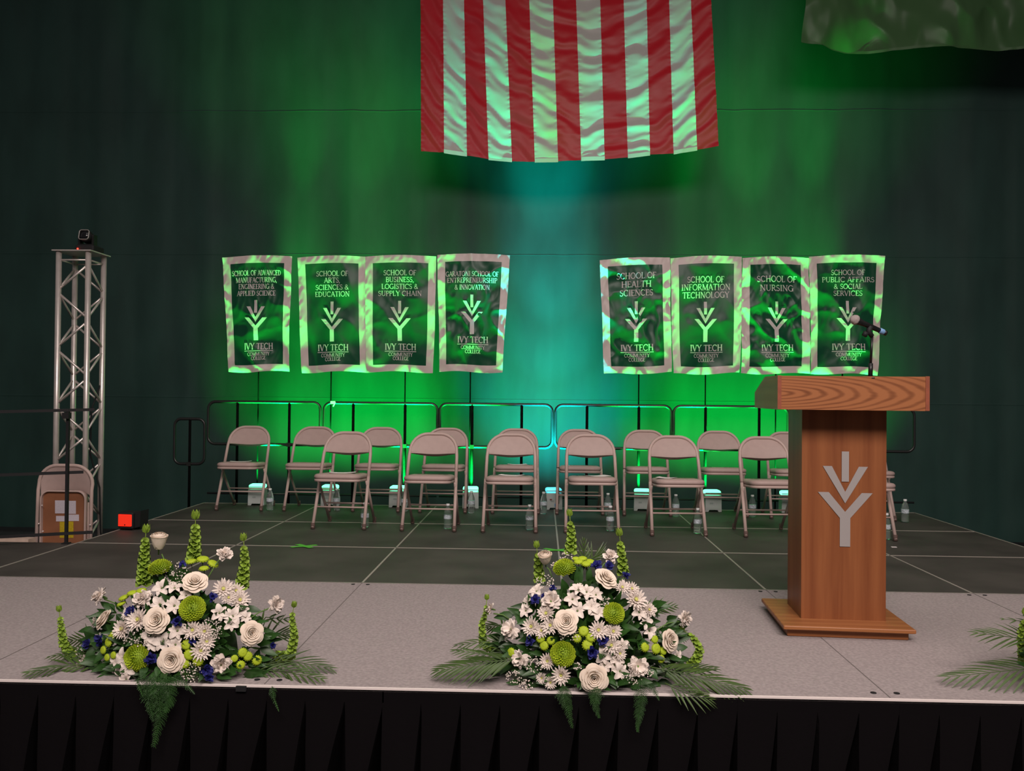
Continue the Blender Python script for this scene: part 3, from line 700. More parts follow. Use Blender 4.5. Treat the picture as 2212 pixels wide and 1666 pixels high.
# ------------------------------------------------------------------ lighting truss, moving head, folded chair, box light
YT = 7.4; sx = .265
tl0 = at(125, 700, YT).x; tx = tl0+.0
TOPZ = at(125, 543, YT).z
tr = thing('truss_tower', (tx+sx/2, YT+sx/2, ZF), 'tall square aluminium truss tower standing left of the stage', 'truss')
H = TOPZ-ZF
cor = [(-sx/2, -sx/2), (sx/2, -sx/2), (sx/2, sx/2), (-sx/2, sx/2)]
for (x, y) in cor:
    m = MB(); m.tube([(x, y, .012), (x, y, H)], .0245, 12); m.build('chord', M['truss'], tr, True)
for i in range(4):
    a = Vector((*cor[i], 0)); b = Vector((*cor[(i+1) % 4], 0))
    m = MB(); z = H-.115; k = (i % 2 == 0)
    m.tube([a+Vector((0, 0, H-.075)), b+Vector((0, 0, H-.075))], .008, 6)
    m.tube([a+Vector((0, 0, .06)), b+Vector((0, 0, .06))], .008, 6)
    hs = .252
    while z-hs > .06:
        p, q = (b, a) if k else (a, b)
        m.tube([p+Vector((0, 0, z)), q+Vector((0, 0, z-hs+.03))], .0105, 6); z -= hs; k = not k
    m.build('bracing', M['truss'], tr, True)
m = MB(); m.box((0, 0, H+.004), (sx+.085, sx+.085, .010)); m.build('top_plate', M['truss'], tr)
m = MB(); m.box((0, 0, .006), (sx+.20, sx+.20, .012)); m.build('base_plate', M['truss'], tr)
m = MB(); m.tube([(sx/2+.0, sx/2+.02, 1.9), (sx/2-.03, sx/2-.12, 1.6), (sx/2-.05, .04, 1.2), (sx/2+.03, .06, .9), (sx/2+.05, .05, .5), (sx/2+.12, .1, .1), (sx/2+.2, .12, .02)], .007, 6); m.build('cable', M['blackm'], tr, True)

hz = TOPZ+.010; hx = tx+sx*.72; hy = YT+.12
mh = thing('moving_head_light', (hx, hy, hz), 'black moving head stage light on top of the truss tower', 'stage light')
m = MB(); m.rbox((.01, .02, .030), (.17, .19, .058), .012); m.build('base', M['blackm'], mh)
m = MB()
for s in (-1, 1): m.box((s*.062, .0, .105), (.020, .06, .10))
m.box((0, 0, .064), (.145, .07, .014)); m.build('yoke', M['black'], mh)
R = Matrix.Rotation(math.radians(78), 3, 'X') @ Matrix.Rotation(0, 3, 'Z')
m = MB(); m.lathe([(.040, -.07), (.052, -.05), (.056, .02), (.054, .06)], (0, 0, .135), 20, R); hd_ = m.build('lamp_head', M['black'], mh, True)
m = MB(); ring = []
pts = [Vector((0, 0, .135))+R @ Vector((q.x, q.z, .066)) for q in rrect(-.044, .044, -.044, .044, .020, 0)]
loop_tube(m, pts, .005, 6); m.build('lens_rim', mat('rim_grey', (.30, .29, .27), .4, metal=.4), hd_, True)
m = MB(); m.lathe([(.036, .061), (.034, .064)], (0, 0, .135), 16, R); m.build('lens', mat('dark_lens', (.01, .01, .012), .08), hd_, True)
m = MB(); m.lathe([(.006, 0), (.006, .006), (.003, .009)], (-.045, -.078, .020), 10, Matrix.Rotation(PI/2, 3, 'X')); m.build('indicator_lamp', mat('red_led', (.9, .02, .02), .4, emit=(1, .02, .01), estr=12), mh, True)

# folded chair leaning against the truss
YK = 6.88
cxk = at(140, 1080, YK).x; KB = -.40
ck = thing('folded_chair', (cxk, YK, KB), 'folded taupe chair upright before the truss, brown seat underside showing', 'chair')
def kz(py): return at(140, py, YK).z-KB
m = MB(); hw = .222; zt = kz(1006); ar = []
for s in (-1, 1):
    pass
ar = [Vector((-hw-.004, -.02, 0)), Vector((-hw, 0, zt-.20))]
for i in range(9):
    a = PI-PI/2*i/8; ar.append(Vector((-hw+.15+.15*math.cos(a), .012, zt-.15+.15*math.sin(a))))
ar += [Vector((-q.x, q.y, q.z)) for q in reversed(ar[2:])]+[Vector((hw, 0, zt-.20)), Vector((hw+.004, -.02, 0))]
m.tube(ar, .0145, 10); m.build('frame', M['chair'], ck, True)
for s in (-1, 1):
    m = MB(); m.tube([(s*(hw-.034), .02, .02), (s*(hw-.036), .012, kz(1085))], .011, 8); m.build('leg', M['chair'], ck, True)
m = MB()
def kb(u, v, q):
    x = (2*u-1)*.205; zt2 = zt-.012 if abs(x) < .07 else zt-.15+.138*math.sqrt(max(0, 1-((abs(x)-.07)/.137)**2))
    zb = kz(1066)+.045*(1-(2*u-1)**2)**.7-.02
    return Vector((x, .014+.045*(1-(2*u-1)**2)*(1-v)+q, zb+(zt2-zb)*v))
m.grid(lambda u, v: kb(u, v, -.006), 20, 8); m.grid(lambda u, v: kb(1-u, v, .008), 20, 8)
m.grid(lambda u, q: kb(u, 0, .008-.014*q), 20, 1); m.build('backrest', M['vinyl'], ck, True)
# seat with open underside facing the camera: rim and brown board
st, sbm = kz(1062), kz(1195)
def srr(k, y): return rrect(-.178-k, .178+k, sbm-k, st+k, .06+k, y, 6)
m = MB(); m.rings([srr(.0, -.030), srr(.010, -.034), srr(.012, -.030), srr(.012, .012), srr(-.02, .016)], False); m.rings([srr(.0, -.030), srr(-.001, .0)], False); m.build('seat_rim', M['chair'], ck, True)
m = MB(); m.rings([srr(-.001, -.004), srr(-.002, .004)], True); sbd = m.build('seat_board', mat('brown_hardboard', (.27, .105, .048), .7, var=.06, vscale=10), ck, False)
def sticker(x0, x1, y0, y1, mm, nm):
    q = [at(60+x/7.9, 980+y/7.9, YK-.006)-ck.location for x, y in ((x0, y1), (x1, y1), (x1, y0), (x0, y0))]
    m = MB(); m.add(q+[w_+Vector((0, .003, 0)) for w_ in q], [(0, 1, 2, 3), (0, 4, 5, 1), (1, 5, 6, 2), (2, 6, 7, 3), (3, 7, 4, 0)]); m.build(nm, mm, sbd)
mp_ = mat('printed_label', (.62, .56, .62), .7, var=.10, vscale=160)
for (x0, x1, y0, y1) in ((465, 640, 800, 1022), (672, 820, 808, 1030), (482, 640, 1065, 1158), (690, 872, 1042, 1152)): sticker(x0, x1, y0, y1, mp_, 'paper_label')
yl = mat('yellow_label', (.50, .36, .012), .6, var=.15, vscale=120)
for (x0, x1, y0, y1) in ((545, 640, 1165, 1440), (688, 778, 1160, 1440)): sticker(x0, x1, y0, y1, yl, 'yellow_label')
for x, y in ((195, 1195), (250, 885), (265, 1325), (1070, 1215)):
    q = at(60+x/7.9, 980+y/7.9, YK-.04)-ck.location
    m = MB(); m.lathe([(.006, 0), (.006, .01), (.003, .012)], q, 8, Matrix.Rotation(PI/2, 3, 'X')); m.build('rivet', M['alu'], ck, True)
# the low platform the folded chair stands on, and a pale board beside it
m = MB(); m.box((-4.21, 6.80, (ZF+KB)/2-.002), (1.3, .56, KB-ZF-.006)); tag(m.build('side_step', M['dark_deck']), 'low dark step beside the left end of the stage, under the folded chair', 'step')
p = at(-40, 1170, 6.6); q = at(66, 1166, 6.6)
m = MB(); m.box(((p.x+q.x)/2, 6.62, (p.z+q.z)/2), (q.x-p.x, .10, .036)); b_ = m.build('board', mat('pale_wood_board', (.62, .47, .38), .6, var=.08, vscale=14))
tag(b_, 'pale wooden plank end at the far left, beneath the lowest rail bar', 'board')
m = MB(); m.box(((p.x+q.x)/2, 6.62, (p.z+KB)/2-.02), (.5, .06, p.z-KB-.03)); o = m.build('support', M['blackm'], b_)

bx_ = thing('wedge_light', (-3.462, 7.04, .004), 'small black box light with a glowing red front, on the left edge of the stage', 'light', None, -.12)
m = MB()
prof = [(-.075, .006), (.075, .004), (.16, .02), (.165, .165), (.075, .145), (-.075, .147)]
m.rbox((0, .07, .075), (.135, .14, .140), .012); m.prism([(.05, .010), (.112, .026), (.118, .158), (.05, .141)], lambda a, z, d: Vector((a, .03+d, z)), .12)
for q in ((-.05, .03), (.05, .03), (-.05, .11), (.05, .11)): m.lathe([(.01, 0), (.01, .006)], (q[0], q[1], 0), 8)
m.build('housing', M['blackm'], bx_)
m = MB(); m.rbox((-.002, -.002, .080), (.122, .012, .098), .0055); sc_ = m.build('red_screen', mat('red_screen', (.5, .02, .01), .5, emit=(1.0, .035, .012), estr=.62), bx_)
m = MB(); m.lathe([(.006, 0), (.005, .002)], (0, -.008, .043), 10, Matrix.Rotation(PI/2, 3, 'X')); m.build('lens_dot', mat('dark_red_dot', (.10, .01, .01), .4), bx_)

# ------------------------------------------------------------------ tape crosses and scraps on the deck
tp = mat('green_gaffer_tape', (.10, .48, .045), .6)
for (px, py, lab, a1, a2) in ((657, 1180, 'green tape cross on the dark deck, left of the middle', .55, -.75), (1200, 1188.5, 'green tape cross on the deck behind the middle flower arrangement', .45, -.55)):
    p = at(px, py, z=.004); m = MB()
    for k, a in enumerate((a1, a2)):
        R = Matrix.Rotation(a, 3, 'Z'); m.grid(lambda u, v: p+Vector((0, 0, .0012*k))+R @ Vector(((u-.5)*.20, (v-.5)*.045, .001*math.sin(u*9))), 6, 1)
    tag(m.build('tape_cross', tp), lab, 'tape')
p = at(1931, 1182, z=.002); m = MB(); m.box(p, (.04, .02, .003)); tag(m.build('paper_scrap', M['paper']), 'tiny pale scrap on the deck right of the lectern', 'scrap')
#FLOWERS#
# ------------------------------------------------------------------ flower arrangements
FM = {}
FM['rose'] = mat('ivory_petal', (.78, .66, .54), .62, spec=.3, sss=.12, bump=.1, bscale=200)
FM['white'] = mat('white_petal', (.74, .65, .58), .62, spec=.3, sss=.10)
FM['eye'] = mat('flower_eye', (.50, .52, .12), .7)
FM['pom'] = mat('lime_petal', (.36, .47, .022), .6, spec=.3, var=.25, vscale=25)
FM['pomc'] = mat('lime_heart', (.24, .36, .015), .7)
FM['blue'] = mat('navy_petal', (.018, .020, .16), .6, var=.3, vscale=40)
FM['bell'] = mat('bell_green', (.22, .34, .035), .55, var=.25, vscale=30)
FM['leaf'] = mat('dark_leaf', (.020, .066, .010), .45, spec=.5, var=.35, vscale=18)
FM['palm'] = mat('palm_green', (.040, .075, .014), .40, spec=.6, var=.3, vscale=12)
FM['fern'] = mat('fern_green', (.022, .070, .012), .6, var=.3, vscale=20)
FM['stem'] = mat('stem_green', (.10, .19, .04), .6)
FM['tub'] = mat('dark_tub', (.006, .010, .006), .6)

def petal_cup(mb, ph, hw, R0, R1, H, lip, n=5, m_=5, dip=.25, ruf=0, close=0):
    "petal wrapped on a cup: radius R0 at base to R1 at rim, height H, lip curling out"
    def fn(u, v):
        t = 2*u-1; sm = 1-dip*t*t; s = v*sm; a = ph+t*hw*(.35+.65*min(1, s*1.7)**.6)
        r = R0+(R1-R0)*s**.65+lip*max(0, s-.55)**2*4*(1+.3*t*t); z = H*math.sin(min(1.0, s)*PI*.55)/math.sin(PI*.55)-lip*.8*max(0, s-.72)**2*6
        r *= 1-close*s**3; r += ruf*math.sin(t*9+ph*5)*s*s; z += ruf*math.cos(t*11+ph*3)*s*s
        return Vector((r*math.cos(a), r*math.sin(a), z))
    mb.grid(fn, n, m_)
def petal_flat(mb, ph, L, wd, up, curl, r0=0, z0=0, n=2, m_=4, pow_=.5, ruf=0, cup=.0):
    "strap or spoon petal rising at angle up (rad) from the axis plane"
    def fn(u, v):
        t = 2*u-1; w_ = wd*(math.sin(PI*min(1, v**pow_*.97))**.7+.12); d = r0+L*v*math.cos(up+curl*v); z = z0+L*v*math.sin(up+curl*v)+cup*t*t*w_
        z += ruf*math.sin(t*7+ph*9+v*2)*v; x = d; y = t*w_
        return Vector((x*math.cos(ph)-y*math.sin(ph), x*math.sin(ph)+y*math.cos(ph), z))
    mb.grid(fn, n, m_)
def mesh_rose(bud=False, seed=0):
    rnd = random.Random(seed); mb = MB(); mb.cur = 0
    if bud: L_ = [(3, .10, .16, 1.06, .0), (3, .20, .36, 1.05, .0), (3, .28, .58, 1.04, .0), (3, .30, .74, 1.00, .02), (3, .32, .82, .92, .06)]
    else: L_ = [(3, .04, .10, .62, .02), (3, .08, .20, .66, .03), (4, .12, .33, .68, .04), (5, .18, .47, .66, .07), (5, .24, .62, .58, .12), (6, .30, .78, .46, .17), (6, .34, .88, .30, .20)]
    for i, (n, r0, r1, H, lip) in enumerate(L_):
        for k in range(n):
            petal_cup(mb, 2*PI*k/n+i*1.1+rnd.uniform(-.15, .15), (1.35 if n < 4 else 1.0)*PI/n*1.25, r0, r1*rnd.uniform(.95, 1.05), H*rnd.uniform(.95, 1.04), lip, 6, 6, .30 if bud else .22, 0, .42-.06*i if bud else 0)
    mb.cur = 1; mb.lathe([(.05, -.45), (.06, -.12), (.22, .0), (.20, .08)], n=8)
    for k in range(5): petal_flat(mb, 2*PI*k/5, .55, .08, -.1 if not bud else .5, .3, .1, .0)
    return mb.mesh('rose', [FM['rose'], FM['stem']], True)
def mesh_carnation(seed=1):
    rnd = random.Random(seed); mb = MB()
    for i in range(44):
        up = rnd.uniform(.05, 1.45); petal_flat(mb, rnd.uniform(0, 6.3), rnd.uniform(.75, .98)*(.75+.25*math.cos(up-.4)), .24, up, rnd.uniform(-.45, .1), .05, -.05, 5, 4, .95, .085)
    mb.cur = 1; mb.lathe([(.06, -.8), (.12, -.6), (.16, -.15), (.22, .0)], n=8)
    return mb.mesh('carnation', [FM['white'], FM['stem']], True)
def mesh_daisy(seed=2):
    rnd = random.Random(seed); mb = MB()
    for (n, L, up) in ((17, 1.0, .10), (15, .88, .32), (12, .66, .6), (8, .42, .95)):
        for k in range(n): petal_flat(mb, 2*PI*(k+rnd.uniform(-.2, .2))/n+L, L*rnd.uniform(.9, 1.05), .105, up+rnd.uniform(-.08, .08), .15, .04, .0, 2, 4, .75, 0, .5)
    mb.cur = 1; mb.lathe([(.17, .05), (.16, .20), (.09, .26), (.02, .27)], n=9)
    mb.lathe([(.04, -.4), (.1, -.05), (.2, .04)], n=6)
    return mb.mesh('daisy', [FM['white'], FM['eye']], True)
def mesh_lily(seed=3):
    rnd = random.Random(seed); mb = MB()
    for k in range(6):
        petal_flat(mb, 2*PI*k/6, 1.05 if k % 2 else .95, .34 if k % 2 else .25, 1.05, -.85, .05, -.35, 4, 6, .8, .03, .35)
    for k in range(4): mb.tube([(0, 0, -.3), (.1*math.cos(k*1.7), .1*math.sin(k*1.7), .25), (.2*math.cos(k*1.7), .2*math.sin(k*1.7), .42)], .015, 4)
    mb.cur = 1; mb.lathe([(.05, -.9), (.08, -.45), (.14, -.25)], n=6)
    return mb.mesh('lily', [FM['white'], FM['stem']], True)
def mesh_pompon(seed=4, N=190):
    rnd = random.Random(seed); mb = MB(); mb.cur = 1
    mb.lathe([(.3, -.3), (.68, -.1), (.80, .10), (.74, .32), (.5, .50), (.2, .58), (.02, .6)], n=14); mb.cur = 0
    for i in range(N):
        f = i/N; el = math.asin(1-f*1.12) if 1-f*1.12 > -1 else -.1; az = i*2.39996
        d = Vector((math.cos(el)*math.cos(az), math.cos(el)*math.sin(az), math.sin(el)*.72)); p = Vector((d.x*.78, d.y*.78, d.z*.78+.05)); n = d.normalized()
        a = n.cross(Vector((0, 0, 1))); a = a.normalized() if a.length > .05 else Vector((1, 0, 0)); b = n.cross(a)
        w_ = .085; L = .20+.05*rnd.random(); tip = p+n*L+b*(-.05)
        mb.add([p-a*w_-n*.02, p+a*w_-n*.02, tip+a*w_*.75+b*.03, tip-a*w_*.75+b*.03, tip+n*.035-b*.03], [(0, 1, 2, 3), (3, 2, 4)])
    return mb.mesh('green_pompon', [FM['pom'], FM['pomc']], True)
def mesh_button(seed=5):
    rnd = random.Random(seed); mb = MB()
    mb.lathe([(.2, -.35), (.75, -.25), (1.0, .0), (.92, .22), (.6, .36), (.4, .33), (.15, .42), (.02, .44)], n=14)
    for k in range(14): petal_flat(mb, 2*PI*k/14, .35, .16, .25, -.3, .75, -.05)
    mb.cur = 1; mb.lathe([(.07, -1.4), (.09, -.3)], n=5)
    return mb.mesh('button_flower', [FM['pom'], FM['stem']], True)
def mesh_blue(seed=6):
    rnd = random.Random(seed); mb = MB()
    for i in range(20): petal_flat(mb, rnd.uniform(0, 6.3), rnd.uniform(.7, 1.0), .30, rnd.uniform(.1, 1.4), rnd.uniform(-.5, .3), .05, 0, 4, 3, .9, .13)
    mb.cur = 1; mb.lathe([(.07, -.9), (.14, -.5), (.2, 0)], n=6)
    return mb.mesh('blue_flower', [FM['blue'], FM['stem']], True)
ME = {'rose': [mesh_rose(False, i) for i in range(3)], 'rosebud': [mesh_rose(True, 9)], 'carnation': [mesh_carnation(i) for i in (1, 2, 3)], 'daisy': [mesh_daisy(2), mesh_daisy(8)],
      'lily': [mesh_lily(3), mesh_lily(12)], 'green_pompon': [mesh_pompon()], 'button_flower': [mesh_button()], 'blue_flower': [mesh_blue(6), mesh_blue(7)]}

def leaf(mb, p, d, n, L, wd, fold=.25, droop=.3, seg=4):
    d = d.normalized(); s = d.cross(n).normalized(); n = s.cross(d)
    vs = []
    for i in range(seg+1):
        v = i/seg; w_ = wd*math.sin(PI*min(1, v**.75*.96+.02)); c = p+d*L*v-n*droop*L*v*v
        vs += [c-s*w_+n*fold*w_, c, c+s*w_+n*fold*w_]
    mb.add(vs, [(i*3+j, i*3+j+1, (i+1)*3+j+1, (i+1)*3+j) for i in range(seg) for j in range(2)])
def frond(mb, pts, L, wd, n_pairs, nrm, spread=.62, tip=.35, lift=.0):
    "palm-like leaf: bent rib with long narrow leaflets on both sides"
    pts = [Vector(p) for p in pts]
    def pos(t):
        k = t*(len(pts)-1); i = min(int(k), len(pts)-2); return pts[i].lerp(pts[i+1], k-i)
    mb.tube([pos(i/8) for i in range(9)], [.0035*(1-.75*i/8) for i in range(9)], 5)
    n_pairs = int(n_pairs*.72); L *= 1.2; wd *= 1.35
    for i in range(n_pairs):
        t = .12+.88*i/(n_pairs-1); p = pos(t); d = (pos(min(1, t+.05))-pos(max(0, t-.05))).normalized(); s = d.cross(nrm).normalized()
        ll = L*(math.sin(PI*(.22+.70*t))**.8); k = spread*(1-.55*t)
        for sg in (-1, 1):
            dd = d*(1-k*.55)+s*sg*k+nrm*(lift+random.uniform(-.08, .08)); leaf(mb, p, dd, nrm, ll*random.uniform(.88, 1.05), wd*(1-.45*t), .35, .16, 4)
def plume(mb, pts, L, n, nrm, k2=7):
    "fine fern plume: rib with short needle sprays"
    pts = [Vector(p) for p in pts]
    def pos(t):
        k = t*(len(pts)-1); i = min(int(k), len(pts)-2); return pts[i].lerp(pts[i+1], k-i)
    mb.tube([pos(i/6) for i in range(7)], .0014, 4)
    for i in range(n):
        t = .05+.95*i/n; p = pos(t); d = (pos(min(1, t+.05))-pos(max(0, t-.05))).normalized()
        for sg in (-1, 1):
            s = (d.cross(nrm).normalized()*sg+d*.65+nrm*random.uniform(-.35, .35)).normalized(); ll = L*(1-t*.85)*random.uniform(.7, 1.1)
            for j in range(k2):
                q = p+s*ll*(j+1)/k2-Vector((0, 0, .25*ll*(j/k2)**2)); 
                for z in (-1, 1):
                    e = (s*.6+d*z*.6+nrm*random.uniform(-.4, .4)).normalized()*ll*.30*(1-.6*j/k2)
                    w_ = s.cross(nrm).normalized()*.0011
                    mb.add([q-w_, q+w_, q+e+w_*.3, q+e-w_*.3], [(0, 1, 2, 3)])
            mb.add([p-d*.0008, p+d*.0008, p+s*ll+d*.0003, p+s*ll-d*.0003], [(0, 1, 2, 3)])
def bells(mb, pts, r0, r1, step=.0145):
    r0 *= 1.35; r1 *= 1.25
    "spike of shell-shaped bells in whorls, leafy tuft on top"
    pts = [Vector(p) for p in pts]; Ls = [(b-a).length for a, b in zip(pts[:-1], pts[1:])]; T = sum(Ls)
    def pos(s):
        for a, b, l in zip(pts[:-1], pts[1:], Ls):
            if s <= l: return a.lerp(b, s/l)
            s -= l
        return pts[-1]
    mb.tube([pos(T*i/10) for i in range(11)], [.0028*(1-.5*i/10) for i in range(11)], 5)
    n = int(T/step)
    for i in range(n-1):
        s = T*(.03+.90*i/n); p = pos(s); d = (pos(min(T, s+.01))-pos(max(0, s-.01))).normalized(); k = i/n; r = r0+(r1-r0)*k
        a = d.orthogonal().normalized(); b = d.cross(a)
        for j in range(4):
            an = j*PI/2+i*.8+random.uniform(-.2, .2); o = a*math.cos(an)+b*math.sin(an); ax_ = (o*.85+d*.55).normalized()
            R = ax_.to_track_quat('Z', 'Y').to_matrix(); c = p+o*r*.25; q = r*.62
            rings = []
            for (rr, z) in ((.12, 0), (.45, .25), (.8, .62), (1.0, .85), (1.18, .92)):
                rings.append([c+R @ Vector((q*rr*math.cos(2*PI*m_/6+.3)*(1+.07*math.sin(m_*3)), q*rr*math.sin(2*PI*m_/6+.3), q*z*1.1)) for m_ in range(6)])
            mb.rings(rings, False)
    d = (pts[-1]-pts[-2]).normalized(); p = pos(T*.93); a = d.orthogonal().normalized()
    for j in range(7):
        an = j*2*PI/7; o = a*math.cos(an)+d.cross(a)*math.sin(an); leaf(mb, p+d*r1*.4, (d+o*.8), o, r1*2.9, r1*.9, .2, .35)

def arrangement(label, cf, cx, cy_base, hw, top, data, seed, Yc=3.60, D=.20):
    """cf maps crop coordinates to photo pixels; cx, cy_base: middle and foot of the dome, hw half width, top height, all in crop units"""
    rnd = random.Random(seed); random.seed(seed)
    base = at(*cf(cx, cy_base), Yc); base.z = 0
    t = thing('flower_arrangement', (base.x, Yc-.02, .004), label, 'flowers', 'flower arrangements along the stage edge'); org = t.location.copy()
    def dome(x, y):
        u = (x-cx)/hw; v = (cy_base-y)/top; q = max(0, 1-u*u-max(0, v)**2); return Yc-.02-D*math.sqrt(q)-(.035 if v < .12 else 0)
    def wp(x, y, dY=0): return at(*cf(x, y), dome(x, y)+dY)-org
    heart = Vector((0, .05, .06)); view = Vector((0, -1, .22))
    def put(kind, x, y, r, tilt=None, sq=1.0, dY=0.0, sc_=1.0):
        p = wp(x, y, dY); pxm = (Yc-.1)/F/cf.s; rad = r*pxm
        out = (p-heart); out = out.normalized() if out.length > 1e-3 else view
        d = (out*.75+view*.75).normalized()
        if tilt is not None: d = Vector((math.cos(math.radians(tilt[0])), -tilt[1], math.sin(math.radians(tilt[0])))).normalized()
        o = bpy.data.objects.new(kind, rnd.choice(ME[kind])); C.objects.link(o); o.parent = t
        R = d.to_track_quat('Z', 'Y').to_matrix() @ Matrix.Rotation(rnd.uniform(0, 6.28), 3, 'Z')
        o.matrix_local = Matrix.Translation(p) @ R.to_4x4() @ Matrix.Diagonal((rad, rad, rad*sq, 1)); return o
    for kind, lst in data['heads'].items():
        for e in lst:
            o = put(kind, *e)
    # stems that rise above the dome
    for (x0, y0, x1, y1) in data.get('stems', []):
        mb = MB(); a = wp(x0, y0, .04); b = wp(x1, y1); mb.tube([a, a.lerp(b, .5)+Vector((0, .01, .008)), b], [.003, .0026, .0028], 6); mb.build('flower_stem', FM['stem'], t, True)
    for pts, r0, r1 in data['bells']:
        mb = MB(); Z = [at(*cf(*q), Yc+.02)-org for q in pts]; bells(mb, Z, r0, r1); mb.build('bell_spike', FM['bell'], t, True)
    for pts, L, wd, n, nrm, dY in data['palms']:
        Z = []
        for q in pts:
            w_ = at(*cf(*q), Yc+dY)
            if w_.z < .022 and w_.y > YF-.02:
                w_ = at(*cf(*q), z=.022)
                if w_.y < YF-.03: w_ = at(*cf(*q), YF-.03)
            Z.append(w_-org)
        mb = MB(); frond(mb, Z, L, wd, n, Vector(nrm).normalized()); mb.build('palm_leaf', FM['palm'], t, True)
    for pts, L, n in data['ferns']:
        Z = [at(*cf(*q), YF-.060-.01*i) -org for i, q in enumerate(pts)]; mb = MB(); plume(mb, Z, L, n, Vector((0, -1, .1))); mb.build('fern_plume', FM['fern'], t)
    for (x, y, r, n) in data['babys']:
        mb = MB(); c = wp(x, y, .0); root = c+Vector((0, .07, -.03))
        pxm = (Yc-.1)/F/cf.s
        for i in range(n):
            a = rnd.uniform(0, 6.28); q = r*math.sqrt(rnd.random()); p = wp(x+q*math.cos(a), y+q*math.sin(a)*.85, rnd.uniform(-.03, .02)); s = rnd.uniform(.0026, .0044)
            mb.cur = 0
            mb.add([p+Vector(v)*s for v in ((1, 0, 0), (-1, 0, 0), (0, 1, 0), (0, -1, 0), (0, 0, 1), (0, 0, -1))], [(0, 2, 4), (2, 1, 4), (1, 3, 4), (3, 0, 4), (2, 0, 5), (1, 2, 5), (3, 1, 5), (0, 3, 5)])
            if i % 3 == 0: mb.cur = 1; mb.tube([root, p], .0006, 3, False)
        tag(mb.build('babys_breath', [FM['white'], FM['stem']], t, True), kind='stuff')
    # leaves filling the dome
    mb = MB()
    for i in range(data.get('nleaf', 330)):
        u = rnd.uniform(-1, 1); v = rnd.uniform(0, 1)
        if u*u*.85+v*v > 1 or (v > .7 and abs(u) > .8*(1-v)+.15): continue
        x = cx+u*hw*.96; y = cy_base-v*top*.92; p = wp(x, y, rnd.uniform(.02, .07))
        d = (p-heart).normalized()+Vector((rnd.uniform(-.8, .8), rnd.uniform(-.5, .1), rnd.uniform(-.7, .5)))
        if p.z+org.z < .05: d.z = abs(d.z)*.3+.1
        leaf(mb, p-d.normalized()*.02, d, (view+Vector((rnd.uniform(-.4, .4), 0, rnd.uniform(-.4, .6)))).normalized(), rnd.uniform(.045, .085), rnd.uniform(.010, .020), .25, .3)
    tag(mb.build('leaf_filler', FM['leaf'], t, True), kind='stuff')
    mb = MB()
    for i in range(14):
        a = rnd.uniform(.05, .95)*PI; L_ = rnd.uniform(.10, .20); st = Vector((math.cos(a)*.22*rnd.random(), .0, .09)); d = Vector((math.cos(a), -rnd.uniform(.2, .9), abs(math.sin(a))*.5+.02)).normalized()
        plume(mb, [st, st+d*L_*.5, st+d*L_+Vector((0, 0, -.02))], .035, 12, Vector((0, -.5, .8)).normalized(), 4)
    tag(mb.build('fern_filler', FM['fern'], t), kind='stuff')
    # solid heart of wet foam and the shallow tub
    mb = MB(); mb.lathe([(.10, .0), (.13, .012), (.14, .06), (.13, .065)], (0, .06, 0), 24); mb.build('tub', FM['tub'], t, True)
    mb = MB(); hz_ = (top*.62)*((Yc-.1)/F/cf.s); hx_ = hw*.62*((Yc-.1)/F/cf.s); rings = []
    for k in range(7):
        q = k/6; rr = math.cos(q*PI/2*.94); rings.append([Vector((hx_*rr*math.cos(2*PI*j/20), .06+.11*rr*math.sin(2*PI*j/20), .05+hz_*q)) for j in range(20)])
    mb.rings(rings, True); mb.build('foam_heart', FM['leaf'], t, True)
    return t
def f1(x, y): return (40+x/3.086, 1100+y/3.086)
f1.s = 3.086
def f2c(x, y): return (930+x/3.16, 1090+y/3.16)
f2c.s = 3.16
UPN = (0, -.45, .9)
